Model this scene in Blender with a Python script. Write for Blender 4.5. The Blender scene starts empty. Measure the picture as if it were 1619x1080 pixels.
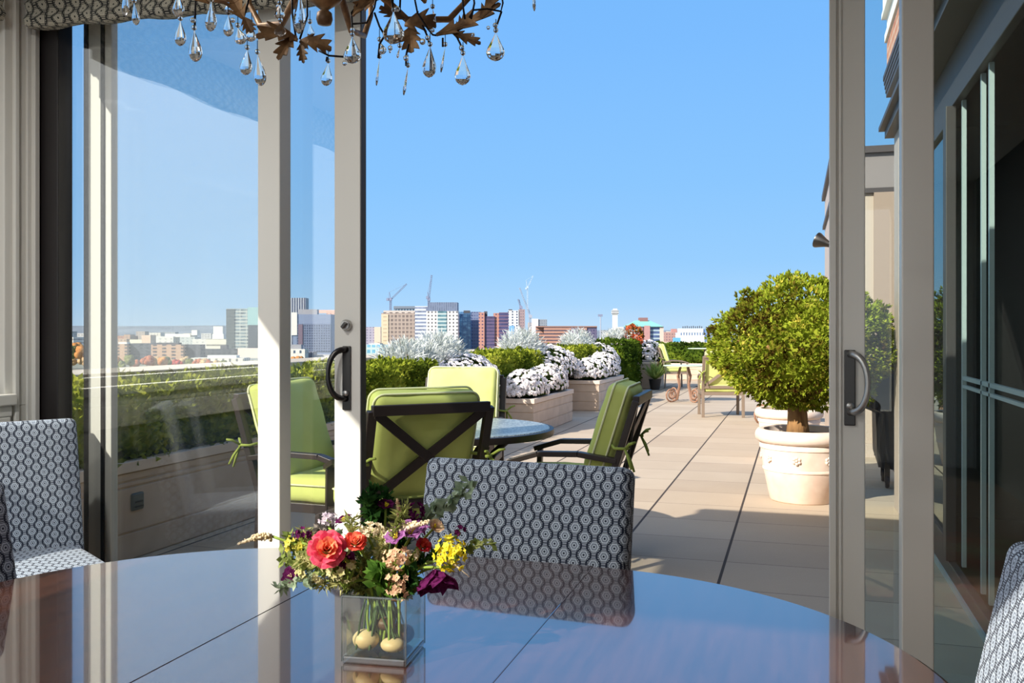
import bpy, bmesh, math, random
from mathutils import Vector, Matrix, noise

SC = bpy.context.scene
COL = SC.collection
PI = math.pi
F = 1447.0                       # focal length in pixels of the 1619 px wide frame
EYE = 1.27
YAW = math.atan(447.5 / F)
CY, SY = math.cos(YAW), math.sin(YAW)
HOR = 526.0

def R(d): return math.radians(d)
def P(px, py, z):
    """world point seen at a pixel, at depth z"""
    xc = (px - 809.5) / F * z
    return Vector((xc * CY - z * SY, xc * SY + z * CY, EYE - (py - HOR) / F * z))

# ------------------------------------------------------------------ mesh builder
class MB:
    def __init__(s):
        s.v = []; s.f = []
    def add(s, vs, fs, M=None):
        o = len(s.v)
        if M is not None: vs = [M @ Vector(v) for v in vs]
        s.v.extend([tuple(v) for v in vs])
        s.f.extend([tuple(i + o for i in f) for f in fs])
        return s
    def box(s, x0, x1, y0, y1, z0, z1, M=None):
        return s.add([(x0,y0,z0),(x1,y0,z0),(x1,y1,z0),(x0,y1,z0),(x0,y0,z1),(x1,y0,z1),(x1,y1,z1),(x0,y1,z1)],
                     [(0,3,2,1),(4,5,6,7),(0,1,5,4),(1,2,6,5),(2,3,7,6),(3,0,4,7)], M)
    def bar(s, a, b, w, h, up=(0,0,1), M=None):
        """rectangular bar from a to b, w across, h along up"""
        a = Vector(a); b = Vector(b); d = (b - a).normalized()
        u = Vector(up); x = d.cross(u)
        if x.length < 1e-4: x = d.cross(Vector((1,0,0)))
        x.normalize(); u = x.cross(d)
        vs = []
        for p in (a, b):
            for sx, su in ((-1,-1),(1,-1),(1,1),(-1,1)):
                vs.append(p + x*sx*w/2 + u*su*h/2)
        return s.add(vs, [(0,3,2,1),(4,5,6,7),(0,1,5,4),(1,2,6,5),(2,3,7,6),(3,0,4,7)], M)
    def tube(s, pts, r, n=8, M=None):
        pts = [Vector(p) for p in pts]; m = len(pts)
        rs = list(r) if isinstance(r, (list, tuple)) else [r]*m
        t0 = (pts[1]-pts[0]).normalized()
        ref = Vector((0,0,1)) if abs(t0.z) < .9 else Vector((1,0,0))
        x = t0.cross(ref).normalized()
        vs = []; fs = []
        for i, p in enumerate(pts):
            t = (pts[min(i+1,m-1)] - pts[max(i-1,0)])
            if t.length < 1e-9: t = t0
            t.normalize()
            x = (x - t*x.dot(t))
            if x.length < 1e-6: x = t.orthogonal()
            x.normalize(); y = t.cross(x)
            for k in range(n):
                a = 2*PI*k/n
                vs.append(p + (x*math.cos(a) + y*math.sin(a))*rs[i])
        for i in range(m-1):
            for k in range(n):
                k2 = (k+1) % n
                fs.append((i*n+k, i*n+k2, (i+1)*n+k2, (i+1)*n+k))
        fs.append(tuple(range(n-1,-1,-1))); fs.append(tuple(range((m-1)*n, m*n)))
        return s.add(vs, fs, M)
    def lathe(s, prof, n=32, c=(0,0,0), M=None, lobes=None):
        vs = []; fs = []; m = len(prof)
        for (r, z) in prof:
            for k in range(n):
                a = 2*PI*k/n
                rr = r if lobes is None else r*(1+lobes[1]*math.cos(lobes[0]*a))
                vs.append((c[0]+rr*math.cos(a), c[1]+rr*math.sin(a), c[2]+z))
        for i in range(m-1):
            for k in range(n):
                k2 = (k+1) % n
                fs.append((i*n+k, i*n+k2, (i+1)*n+k2, (i+1)*n+k))
        if prof[0][0] > 1e-6: fs.append(tuple(range(n-1,-1,-1)))
        if prof[-1][0] > 1e-6: fs.append(tuple(range((m-1)*n, m*n)))
        return s.add(vs, fs, M)
    def ball(s, c, r, nu=10, nv=6, M=None):
        rx, ry, rz = (r, r, r) if not isinstance(r, (tuple, list)) else r
        vs = [(c[0], c[1], c[2]-rz)]; fs = []
        for j in range(1, nv):
            b = -PI/2 + PI*j/nv
            for k in range(nu):
                a = 2*PI*k/nu
                vs.append((c[0]+rx*math.cos(b)*math.cos(a), c[1]+ry*math.cos(b)*math.sin(a), c[2]+rz*math.sin(b)))
        vs.append((c[0], c[1], c[2]+rz)); T = len(vs)-1
        for k in range(nu):
            k2 = (k+1) % nu
            fs.append((0, 1+k2, 1+k))
            for j in range(nv-2):
                fs.append((1+j*nu+k, 1+j*nu+k2, 1+(j+1)*nu+k2, 1+(j+1)*nu+k))
            fs.append((1+(nv-2)*nu+k, 1+(nv-2)*nu+k2, T))
        return s.add(vs, fs, M)
    def prism(s, poly, h0, h1, M=None):
        n = len(poly)
        vs = [(x, y, h0) for x, y in poly] + [(x, y, h1) for x, y in poly]
        fs = [tuple(range(n-1,-1,-1)), tuple(range(n, 2*n))]
        fs += [(i, (i+1) % n, n+(i+1) % n, n+i) for i in range(n)]
        return s.add(vs, fs, M)
    def cushion(s, hx, hy, hz, r, puff=0.0, M=None, nx=10, ny=10, wave=0.0):
        """rounded pillow box, half sizes hx hy hz, edge radius r; puff swells the two z faces"""
        def axis(h, n):
            k = [-h, -h+r*.25, -h+r*.6, -h+r]
            mid = [(-h+r) + (2*h-2*r)*i/n for i in range(1, n)]
            return k + mid + [h-r, h-r*.6, h-r*.25, h]
        ax = (axis(hx, nx), axis(hy, ny), axis(hz, 2)); hs = (hx, hy, hz)
        idx = {}; vs = []; fs = []
        def vert(q):
            key = tuple(round(c, 6) for c in q)
            if key in idx: return idx[key]
            inn = [max(-(hs[i]-r), min(hs[i]-r, q[i])) for i in range(3)]
            d = Vector([q[i]-inn[i] for i in range(3)])
            if d.length > 1e-9: d.normalize()
            o = [inn[i] + r*d[i] for i in range(3)]
            g = max(0, 1-(o[0]/hx)**2) * max(0, 1-(o[1]/hy)**2)
            o[2] += math.copysign(puff*g**.6, o[2]) * min(1, abs(o[2])/(hz*.5))
            if wave:
                o[2] += wave*noise.noise(Vector((o[0]*9, o[1]*9, hx*7)))*math.copysign(1, o[2])
                o[1] += wave*noise.noise(Vector((o[0]*7, o[2]*9, hx*3)))
            idx[key] = len(vs); vs.append(tuple(o)); return idx[key]
        for d in range(3):
            a, b = [(1,2),(2,0),(0,1)][d]
            for sg in (-1, 1):
                A, B = ax[a], ax[b]
                for i in range(len(A)-1):
                    for j in range(len(B)-1):
                        q = []
                        for (ii, jj) in ((i,j),(i+1,j),(i+1,j+1),(i,j+1)):
                            p = [0,0,0]; p[d] = sg*hs[d]; p[a] = A[ii]; p[b] = B[jj]
                            q.append(vert(p))
                        fs.append(tuple(q) if sg > 0 else tuple(reversed(q)))
        return s.add(vs, fs, M)
    def leafquad(s, c, d, side, l, w):
        a = d*l; b = side*w
        o = len(s.v)
        s.v.extend([tuple(c), tuple(c + a*.5 + b), tuple(c + a), tuple(c + a*.5 - b)])
        s.f.append((o, o+1, o+2, o+3))
    def build(s, name, mat, parent=None, smooth=False, bevel=0.0, seg=2, uv=True, loc=None):
        me = bpy.data.meshes.new(name)
        me.from_pydata(s.v, [], s.f); me.update()
        if bevel > 0:
            bm = bmesh.new(); bm.from_mesh(me)
            es = [e for e in bm.edges if len(e.link_faces) == 2 and e.calc_face_angle(0) > R(30)]
            try: bmesh.ops.bevel(bm, geom=es, offset=bevel, segments=seg, affect='EDGES', profile=.5, clamp_overlap=True)
            except Exception: pass
            bm.to_mesh(me); bm.free()
        if uv: boxuv(me)
        if smooth and bevel == 0:
            me.polygons.foreach_set('use_smooth', [True]*len(me.polygons))
            if smooth == 'auto':
                try: me.set_sharp_from_angle(angle=R(40))
                except Exception: pass
        me.materials.append(mat)
        o = bpy.data.objects.new(name, me); COL.objects.link(o)
        if parent is not None: o.parent = parent
        if loc is not None: o.location = loc
        return o

def boxuv(me):
    ul = me.uv_layers.new(name='UVMap')
    co = [v.co for v in me.vertices]
    dat = [0.0]*(2*len(me.loops)); lv = me.loops
    for p in me.polygons:
        n = p.normal; ax, ay, az = abs(n.x), abs(n.y), abs(n.z)
        for li in p.loop_indices:
            c = co[lv[li].vertex_index]
            if az >= ax and az >= ay: u, w = c.x, c.y
            elif ay >= ax: u, w = c.x, c.z
            else: u, w = c.y, c.z
            dat[2*li] = u; dat[2*li+1] = w
    ul.data.foreach_set('uv', dat)

def empty(name, loc=(0,0,0), rz=0.0):
    o = bpy.data.objects.new(name, None); COL.objects.link(o)
    o.location = loc; o.rotation_euler = (0,0,rz); o.empty_display_size = .05
    return o
def tag(o, label=None, cat=None, group=None, kind=None):
    if label: o['label'] = label
    if cat: o['category'] = cat
    if group: o['group'] = group
    if kind: o['kind'] = kind
    return o
def thing(name, label, cat, loc=(0,0,0), rz=0.0, group=None):
    return tag(empty(name, loc, rz), label, cat, group)
def struct(o): o['kind'] = 'structure'; return o
def copy_tree(o, parent=None):
    c = o.copy(); COL.objects.link(c)
    if parent is not None: c.parent = parent
    for ch in list(o.children): copy_tree(ch, c)
    return c
def dup(o, loc, rz, label, group=None, scale=None):
    c = copy_tree(o); c.location = loc; c.rotation_euler = (0,0,rz); c['label'] = label
    if group: c['group'] = group
    if scale: c.scale = scale
    return c

# ------------------------------------------------------------------ materials
def srgb(r, g=None, b=None):
    if g is None: g = b = r
    f = lambda c: (c/255/12.92 if c/255 <= .04045 else ((c/255+.055)/1.055)**2.4)
    return (f(r), f(g), f(b), 1.0)
MATS = {}
def newmat(name):
    m = bpy.data.materials.new(name); m.use_nodes = True
    nt = m.node_tree; nt.nodes.clear()
    out = nt.nodes.new('ShaderNodeOutputMaterial')
    return m, nt, out
def M_(nt, op, a, b=None, c=None):
    n = nt.nodes.new('ShaderNodeMath'); n.operation = op
    for i, x in enumerate((a, b, c)):
        if x is None: continue
        if isinstance(x, (int, float)): n.inputs[i].default_value = x
        else: nt.links.new(x, n.inputs[i])
    return n.outputs[0]
def mixc(nt, f, a, b):
    n = nt.nodes.new('ShaderNodeMix'); n.data_type = 'RGBA'
    for i, x in ((0, f), (6, a), (7, b)):
        if isinstance(x, (int, float)): n.inputs[i].default_value = x
        elif isinstance(x, tuple): n.inputs[i].default_value = x
        else: nt.links.new(x, n.inputs[i])
    return n.outputs[2]
def princ(nt, out, col, rough=.5, metal=0.0, spec=.5):
    b = nt.nodes.new('ShaderNodeBsdfPrincipled')
    if isinstance(col, tuple): b.inputs['Base Color'].default_value = col
    else: nt.links.new(col, b.inputs['Base Color'])
    if isinstance(rough, (int, float)): b.inputs['Roughness'].default_value = rough
    else: nt.links.new(rough, b.inputs['Roughness'])
    b.inputs['Metallic'].default_value = metal
    b.inputs['Specular IOR Level'].default_value = spec
    nt.links.new(b.outputs[0], out.inputs[0])
    return b
def coords(nt, kind='Object'):
    return nt.nodes.new('ShaderNodeTexCoord').outputs[kind]
def nz(nt, vec, scale, detail=3, rough=.55):
    n = nt.nodes.new('ShaderNodeTexNoise'); n.inputs['Scale'].default_value = scale
    n.inputs['Detail'].default_value = detail; n.inputs['Roughness'].default_value = rough
    nt.links.new(vec, n.inputs['Vector']); return n.outputs[0]
def mscale(nt, vec, sc):
    n = nt.nodes.new('ShaderNodeVectorMath'); n.operation = 'MULTIPLY'
    nt.links.new(vec, n.inputs[0]); n.inputs[1].default_value = sc; return n.outputs[0]
def ramp01(nt, x, lo, hi):
    n = nt.nodes.new('ShaderNodeMapRange'); n.inputs[1].default_value = lo; n.inputs[2].default_value = hi
    nt.links.new(x, n.inputs[0]); return n.outputs[0]
def bump(nt, b, h, strength=.3, dist=.01):
    n = nt.nodes.new('ShaderNodeBump'); n.inputs['Strength'].default_value = strength; n.inputs['Distance'].default_value = dist
    nt.links.new(h, n.inputs['Height']); nt.links.new(n.outputs[0], b.inputs['Normal'])
def mat(name, col, rough=.5, metal=0.0, col2=None, scale=8.0, stretch=None, lo=.35, hi=.65, bmp=0.0, spec=.5, bscale=None):
    """plain or two-colour noise material"""
    if name in MATS: return MATS[name]
    m, nt, out = newmat(name)
    c = srgb(*col) if isinstance(col, tuple) else col
    src = c
    if col2 is not None or bmp:
        v = coords(nt)
        if stretch: v = mscale(nt, v, stretch)
        n = nz(nt, v, scale)
        if col2 is not None: src = mixc(nt, ramp01(nt, n, lo, hi), c, srgb(*col2))
    b = princ(nt, out, src, rough, metal, spec)
    if bmp:
        bump(nt, b, nz(nt, v, bscale or scale*2), bmp, .01)
    MATS[name] = m
    return m
def leafmat(name, cols, scale=3.0, transl=.3, fine=40.0):
    """leaf colours vary from clump to clump by position"""
    if name in MATS: return MATS[name]
    m, nt, out = newmat(name)
    v = coords(nt)
    n = M_(nt, 'ADD', M_(nt, 'MULTIPLY', nz(nt, v, scale, 2), .62), M_(nt, 'MULTIPLY', nz(nt, v, fine, 1), .38))
    cr = nt.nodes.new('ShaderNodeValToRGB'); nt.links.new(n, cr.inputs[0])
    el = cr.color_ramp.elements
    pos = [.36 + .28*i/(len(cols)-1) for i in range(len(cols))]
    while len(el) < len(cols): el.new(.5)
    for i, c in enumerate(cols):
        el[i].position = pos[i]; el[i].color = srgb(*c)
    d = nt.nodes.new('ShaderNodeBsdfDiffuse'); t = nt.nodes.new('ShaderNodeBsdfTranslucent')
    mx = nt.nodes.new('ShaderNodeMixShader'); mx.inputs[0].default_value = transl
    nt.links.new(cr.outputs[0], d.inputs[0]); nt.links.new(cr.outputs[0], t.inputs[0])
    nt.links.new(d.outputs[0], mx.inputs[1]); nt.links.new(t.outputs[0], mx.inputs[2])
    nt.links.new(mx.outputs[0], out.inputs[0])
    MATS[name] = m; return m
def glassmat(name, tint, ior=1.5, boost=1.0, rough=0.0):
    """thin flat pane: passes light straight through, mirrors by Fresnel"""
    m, nt, out = newmat(name)
    tr = nt.nodes.new('ShaderNodeBsdfTransparent'); tr.inputs[0].default_value = tint
    gl = nt.nodes.new('ShaderNodeBsdfGlossy'); gl.inputs['Roughness'].default_value = rough
    ge = nt.nodes.new('ShaderNodeNewGeometry'); dp = nt.nodes.new('ShaderNodeVectorMath'); dp.operation = 'DOT_PRODUCT'
    nt.links.new(ge.outputs['Normal'], dp.inputs[0]); nt.links.new(ge.outputs['Incoming'], dp.inputs[1])
    f0 = ((ior-1)/(ior+1))**2 * boost
    k5 = M_(nt, 'POWER', M_(nt, 'SUBTRACT', 1.0, M_(nt, 'MINIMUM', M_(nt, 'ABSOLUTE', dp.outputs['Value']), 1.0)), 5.0)
    mx = nt.nodes.new('ShaderNodeMixShader')
    nt.links.new(M_(nt, 'ADD', f0, M_(nt, 'MULTIPLY', k5, 1.0-f0)), mx.inputs[0])
    nt.links.new(tr.outputs[0], mx.inputs[1]); nt.links.new(gl.outputs[0], mx.inputs[2])
    nt.links.new(mx.outputs[0], out.inputs[0])
    MATS[name] = m; return m
def refract(name, col, ior=1.5, rough=0.0):
    m, nt, out = newmat(name)
    b = princ(nt, out, col, rough); b.inputs['Transmission Weight'].default_value = 1.0; b.inputs['IOR'].default_value = ior
    MATS[name] = m; return m
def fabricmat(name, light, dark, mid, pu=.0246, pv=.0403):
    """interlocking hexagon columns with ringed centres and striped links"""
    m, nt, out = newmat(name)
    sp = nt.nodes.new('ShaderNodeSeparateXYZ'); nt.links.new(coords(nt, 'UV'), sp.inputs[0])
    u = M_(nt, 'DIVIDE', sp.outputs[0], pu); v = M_(nt, 'DIVIDE', sp.outputs[1], pv)
    tri = M_(nt, 'MULTIPLY', M_(nt, 'COSINE', M_(nt, 'MULTIPLY', v, 2*PI)), 1.5)
    tri = M_(nt, 'MAXIMUM', M_(nt, 'MINIMUM', tri, 1.0), -1.0)
    wA = M_(nt, 'ADD', M_(nt, 'MULTIPLY', tri, .19), .5)
    dA = M_(nt, 'PINGPONG', u, 1.0)
    inA = M_(nt, 'LESS_THAN', dA, wA)
    d = M_(nt, 'ADD', M_(nt, 'MULTIPLY', inA, dA), M_(nt, 'MULTIPLY', M_(nt, 'SUBTRACT', 1.0, inA), M_(nt, 'SUBTRACT', 1.0, dA)))
    w = M_(nt, 'ADD', M_(nt, 'MULTIPLY', inA, wA), M_(nt, 'MULTIPLY', M_(nt, 'SUBTRACT', 1.0, inA), M_(nt, 'SUBTRACT', 1.0, wA)))
    vl = M_(nt, 'ADD', v, M_(nt, 'MULTIPLY', M_(nt, 'SUBTRACT', 1.0, inA), .5))
    vl = M_(nt, 'ABSOLUTE', M_(nt, 'SUBTRACT', M_(nt, 'FRACT', M_(nt, 'ADD', vl, .5)), .5))      # 0 at the motif's centre
    line = M_(nt, 'LESS_THAN', M_(nt, 'SUBTRACT', w, d), .105)
    y = M_(nt, 'MULTIPLY', vl, pv/pu)                                                             # in column units
    r = M_(nt, 'MAXIMUM', y, M_(nt, 'ADD', M_(nt, 'MULTIPLY', d, .87), M_(nt, 'MULTIPLY', y, .5)))
    ring1 = M_(nt, 'LESS_THAN', r, .10)
    ring2 = M_(nt, 'COMPARE', r, .255, .055)
    ring3 = M_(nt, 'COMPARE', r, .475, .028)
    bar = M_(nt, 'MULTIPLY', M_(nt, 'GREATER_THAN', r, .51), M_(nt, 'GREATER_THAN', M_(nt, 'FRACT', M_(nt, 'MULTIPLY', y, 6.2)), .52))
    k = M_(nt, 'MAXIMUM', line, M_(nt, 'MAXIMUM', ring1, M_(nt, 'MAXIMUM', ring3, bar)))
    c = mixc(nt, k, mixc(nt, ring2, srgb(*light), srgb(*mid)), srgb(*dark))
    b = princ(nt, out, c, .85, 0, .2)
    b.inputs['Sheen Weight'].default_value = .15
    MATS[name] = m; return m
def facade(name, wall, glass, pu=3.0, pv=3.4, fu=.6, fv=.55, grough=.15, col3=None, ou=0.0):
    """building front: wall with a grid of windows; fu/fv = window share of each bay"""
    if name in MATS: return MATS[name]
    m, nt, out = newmat(name)
    sp = nt.nodes.new('ShaderNodeSeparateXYZ'); nt.links.new(coords(nt, 'UV'), sp.inputs[0])
    a = M_(nt, 'LESS_THAN', M_(nt, 'FRACT', M_(nt, 'DIVIDE', M_(nt, 'ADD', sp.outputs[0], 500.0+ou), pu)), fu) if fu < 1 else 1.0
    b = M_(nt, 'LESS_THAN', M_(nt, 'FRACT', M_(nt, 'DIVIDE', M_(nt, 'ADD', sp.outputs[1], 500.0), pv)), fv) if fv < 1 else 1.0
    k = M_(nt, 'MULTIPLY', a, b)
    g = nt.nodes.new('ShaderNodeNewGeometry'); sn = nt.nodes.new('ShaderNodeSeparateXYZ'); nt.links.new(g.outputs['Normal'], sn.inputs[0])
    k = M_(nt, 'MULTIPLY', k, M_(nt, 'LESS_THAN', M_(nt, 'ABSOLUTE', sn.outputs[2]), .5))
    n = nz(nt, mscale(nt, coords(nt, 'UV'), (.15, .15, .15)), 1.0, 2)
    gk = .95 if fu >= .7 and fu < 1 else .62
    dk = lambda q: tuple(x*gk for x in srgb(*q)[:3])+(1,)
    gc = mixc(nt, ramp01(nt, n, .35, .65), dk(glass), dk(col3 or tuple(min(255, int(x*1.2)+4) for x in glass)))
    c = mixc(nt, k, tuple(x*.78 for x in srgb(*wall)[:3])+(1,), gc)
    rg = M_(nt, 'SUBTRACT', .8, M_(nt, 'MULTIPLY', k, .8-grough))
    princ(nt, out, c, rg, 0, .4)
    MATS[name] = m; return m
# ================================================================== materials in use
WHITE = mat('white_paint', (226,224,216), .38)
CREAM = mat('cream_wall_paint', (214,212,204), .6)
TEALW = mat('blue_grey_panel', (72,94,106), .5)
BRONZE = mat('dark_bronze_metal', (38,34,34), .45)
BLACKRUB = mat('black_rubber', (22,22,30), .5)
STEEL = mat('brushed_nickel', (186,184,180), .42, 1.0)
PEWTER = mat('dark_pewter', (84,82,80), .35, 1.0)
GLASS = glassmat('door_glass', (.985,.992,.985,1), 1.5, 2.8)
GLASSR = glassmat('right_door_glass', (.90,.955,.945,1), 1.5, 1.3)
WGLASS = glassmat('window_glass', (.98,.99,.99,1), 1.4, .8)
FABRIC = fabricmat('hexagon_fabric', (190,202,214), (36,44,62), (120,130,146))
SHADEFAB = fabricmat('roman_shade_fabric', (188,184,168), (52,54,54), (176,172,158), .036, .058)
TAN = mat('tan_metal_panel', (176,160,146), .5)
TANL = mat('pale_trim', (205,204,206), .5)
WINGBROWN = mat('brown_metal_band', (66,58,58), .5)
CONC = mat('sand_concrete', (214,200,180), .8, 0, (196,180,160), 6.0)
SOIL = mat('dark_soil', (52,40,30), .95, 0, (30,22,16), 30.0)

DY = 3.0          # plane of the fixed door panels
WX = -2.95        # left wall
RX = 1.62         # right wall
def sbox(name, m, dims, bevel=0.0, parent=None, **k):
    o = MB().box(*dims).build(name, m, parent, bevel=bevel, smooth=bool(bevel), **k)
    if parent is None: struct(o)
    return o

# ---- dining room shell
m, nt, out = newmat('dark_oak_floor')
v = coords(nt)
n1 = nz(nt, mscale(nt, v, (9, 1.2, 1)), 2.0, 4)
princ(nt, out, mixc(nt, n1, srgb(52,38,30), srgb(78,58,44)), .35)
sbox('floor', m, (WX-.2, RX+.2, -3.4, 3.2, -.16, 0.0))
mb = MB()                                                      # ceiling; opening added behind the camera so sun reaches bouquet and right chair
SKX0, SKX1, SKY0, SKY1 = -2.45, -.55, -2.75, -1.0
mb.box(WX-.08, SKX0, -3.4, 2.94, 2.70, 2.75); mb.box(SKX1, RX+.2, -3.4, 2.94, 2.70, 2.75)
mb.box(SKX0, SKX1, -3.4, SKY0, 2.70, 2.75); mb.box(SKX0, SKX1, SKY1, 2.94, 2.70, 2.75)
struct(mb.build('ceiling', mat('ceiling_white', (238,236,230), .8)))
mb = MB()                                                      # wall over the doors, up to the roof edge
mb.box(WX-.08, RX+.2, 2.945, 2.985, 2.58, 2.70)
struct(mb.build('wall_front', CREAM))
LW0, LW1, SILL, HEAD = -3.0, 2.83, 1.06, 2.68
mb = MB()
mb.box(WX-.08, WX, -3.4, 2.98, 0, .98); mb.box(WX-.08, WX, -3.4, 2.98, HEAD, 2.70)
mb.box(WX-.08, WX, -3.4, LW0, .98, HEAD)
struct(mb.build('wall_left', CREAM))
sbox('trim_1', WHITE, (WX-.08, WX, LW1, 2.98, .98, HEAD), .004)
mb = MB(); mb.box(WX, WX+.018, 2.865, 2.885, 0, HEAD); mb.box(WX, WX+.012, 2.93, 2.95, 0, HEAD); mb.box(WX, WX+.03, 2.95, 2.975, 0, HEAD)
struct(mb.build('trim_2', WHITE, bevel=.003))
mb = MB(); mb.box(WX-.08, WX+.035, -3.2, 2.86, .985, 1.03); mb.box(WX-.08, WX+.02, -3.2, 2.85, .94, .985)
struct(mb.build('trim_3', WHITE, bevel=.006, smooth=True))     # window stool
mb = MB(); mb.box(WX, WX+.02, -3.2, 2.84, .84, .94); mb.box(WX, WX+.014, 2.76, 2.84, .08, .84)
struct(mb.build('trim_4', WHITE, bevel=.003))
sbox('trim_5', TEALW, (WX, WX+.006, -3.2, 2.76, .10, .84))
sbox('baseboard_left', WHITE, (WX, WX+.02, -3.2, 2.86, 0, .10), .003)
w = struct(empty('window_1', (0,0,0)))
mb = MB(); mb.box(WX-.075, WX-.03, LW1-.05, LW1, 1.03, HEAD); mb.box(WX-.075, WX-.03, LW0, LW0+.05, 1.03, HEAD)
mb.box(WX-.075, WX-.03, LW0, LW1, 1.03, 1.07); mb.box(WX-.075, WX-.03, LW0, LW1, HEAD-.05, HEAD)
mb.box(WX-.075, WX-.03, -.62, -.55, 1.03, HEAD)
mb.build('window_frame', WHITE, w, bevel=.004)
MB().box(WX-.055, WX-.051, LW0+.05, LW1-.05, 1.07, HEAD-.05).build('window_pane', WGLASS, w)
mb = MB(); mb.box(RX, RX+.2, -3.4, 2.98, 0, 2.70); struct(mb.build('wall_right', mat('dark_taupe_wall', (64,60,56), .6)))
mb = MB()
mb.box(WX-.2, RX+.2, -3.6, -3.4, 0, .5); mb.box(WX-.2, RX+.2, -3.6, -3.4, 2.5, 2.75)
mb.box(WX-.2, -2.2, -3.6, -3.4, .5, 2.5); mb.box(.9, RX+.2, -3.6, -3.4, .5, 2.5)
struct(mb.build('wall_back', CREAM))
sbox('roof', CONC, (WX-.08, RX+.2, 2.985, 3.14, 2.625, 2.67))
# parapet along the roof edge, it throws the shadow line on the terrace
# ---- door 1: fixed left panel, door 2: sliding panel parked behind it, door 3 and 4 the same on the right
def panel(name, x0, x1, y0, y1, lw, rw, matl, glass, dark_left=False):
    d = struct(empty(name, ((x0+x1)/2, (y0+y1)/2, 0)))
    T = Matrix.Translation((-(x0+x1)/2, -(y0+y1)/2, 0))
    MB().box(x0, x0+lw, y0, y1, 0.02, 2.62, T).build('stile', BRONZE if dark_left else matl, d, bevel=.004, smooth=True)
    MB().box(x1-rw, x1, y0, y1, 0.02, 2.62, T).build('stile', matl, d, bevel=.004, smooth=True)
    mb = MB(); mb.box(x0+lw, x1-rw, y0+.005, y1-.005, .02, .17, T); mb.build('bottom_rail', matl, d, bevel=.003)
    mb = MB(); mb.box(x0+lw, x1-rw, y0+.005, y1-.005, 2.56, 2.62, T); mb.build('top_rail', matl, d, bevel=.003)
    ym = (y0+y1)/2
    MB().box(x0+lw-.005, x1-rw+.005, ym-.003, ym+.003, .165, 2.565, T).build('glass_pane', glass, d)
    return d, T
d1, T1 = panel('door_1', WX+.01, -1.827, 2.99, 3.07, .095, .094, WHITE, GLASS, True)
d2, T2 = panel('door_2', -2.79, -1.549, 3.095, 3.135, .115, .109, WHITE, GLASS)
MB().box(-1.549, -1.545, 3.096, 3.134, 0.02, 2.62, T2).build('weatherstrip', BLACKRUB, d2)
mb = MB(); mb.box(-2.81, -2.79, 3.092, 3.14, 0.02, 2.62, T2); mb.box(-2.722, -2.706, 3.088, 3.096, 0.02, 2.62, T2)
mb.build('interlock', BRONZE, d2)
d3, T3 = panel('door_3', .106, 1.345, 3.095, 3.135, .106, .109, WHITE, GLASSR)
MB().box(.104, .126, 3.085, 3.096, 0.02, 2.62, T3).box(.134, .142, 3.09, 3.096, 0.02, 2.62, T3).build('edge_bead', WHITE, d3, bevel=.003, smooth=True)
d4, T4 = panel('door_4', .308, 1.60, 2.99, 3.07, .09, .094, WHITE, GLASSR)
def pull(d, T, xc, sgn, zc, y, finish):
    """back plate, bowed pull and thumb turn of a sliding door"""
    h = MB().box(xc-.017, xc+.017, y-.008, y, zc-.125, zc+.115, T).build('handle_plate', PEWTER, d, bevel=.003, smooth=True)
    pts = []
    for i in range(17):
        a = PI*i/16
        pts.append((xc + sgn*.050*math.sin(a)**.8, y-.006-.05*math.sin(a)**.6, zc+.01+.092*math.cos(a)))
    MB().tube(pts, [.0085 + .003*abs(math.cos(PI*i/16)) for i in range(17)], 12, T).build('pull_handle', finish, d, smooth=True)
    MB().lathe([(.0,-.004),(.011,-.003),(.012,.004),(.006,.006),(0,.007)], 14, M=T @ Matrix.Translation((xc, y-.013, zc-.062)) @ Matrix.Rotation(R(90),4,'X')).build('thumb_turn', STEEL, d, smooth=True)
pull(d2, T2, -1.604, -1, 1.105, 3.095, PEWTER)
pull(d3, T3, .166, 1, 1.10, 3.095, STEEL)
mb = MB().lathe([(.0,0),(.021,0),(.021,.012),(.016,.02),(0,.021)], 20, M=T2 @ Matrix.Translation((-1.604, 3.095, 1.298)) @ Matrix.Rotation(R(90),4,'X'))
db = mb.build('deadbolt', STEEL, d2, smooth='auto')
MB().box(-.006,.006,-.007,.007,-.013,.013, T2 @ Matrix.Translation((-1.604, 3.07, 1.298)) @ Matrix.Rotation(R(40),4,'Y')).build('thumb_turn', PEWTER, db, bevel=.002)
mb = MB(); mb.box(WX, RX, 2.97, 3.2, -.01, .02); struct(mb.build('trim_6', STEEL))       # sill track of the doors
mb = MB(); mb.box(WX-.02, WX+.01, 2.98, 3.085, 0, 2.62); struct(mb.build('trim_7', BRONZE))

# ---- folded roman shades over the doors and the left window
def shade(name, pts, label):
    """pts: run of the hem (x,y,z) and drop up to the ceiling, soft folds"""
    mb = MB(); n = len(pts); prof = [(0,0),(.045,.0),(.06,.03),(.04,.07),(.055,.11),(.03,.15),(.03,.28),(0,.28)]
    vs = []; fs = []; k = len(prof)
    for i, p in enumerate(pts):
        a = Vector(pts[max(i-1,0)]); b = Vector(pts[min(i+1,n-1)]); t = (b-a); t.z = 0; t.normalize()
        nrm = Vector((t.y, -t.x, 0))
        for (o, h) in prof:
            vs.append(Vector(p) + nrm*(o*(1+.2*math.sin(i*1.3))) + Vector((0,0,h*(2.70-p[2])/.28)))
    for i in range(n-1):
        for j in range(k):
            j2 = (j+1) % k
            fs.append((i*k+j, (i+1)*k+j, (i+1)*k+j2, i*k+j2))
    mb.add(vs, fs)
    return tag(mb.build(name, SHADEFAB, None, smooth=True), label, 'window shade')
shade('roman_shade', [(x, 2.93, 2.475 - .035*math.sin(PI*(x+2.9)/3.0)**2 + .006*math.sin(x*23)) for x in [-2.90+.06*i for i in range(71)]],
      'patterned beige folded roman shade hanging above the sliding glass doors')
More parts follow.
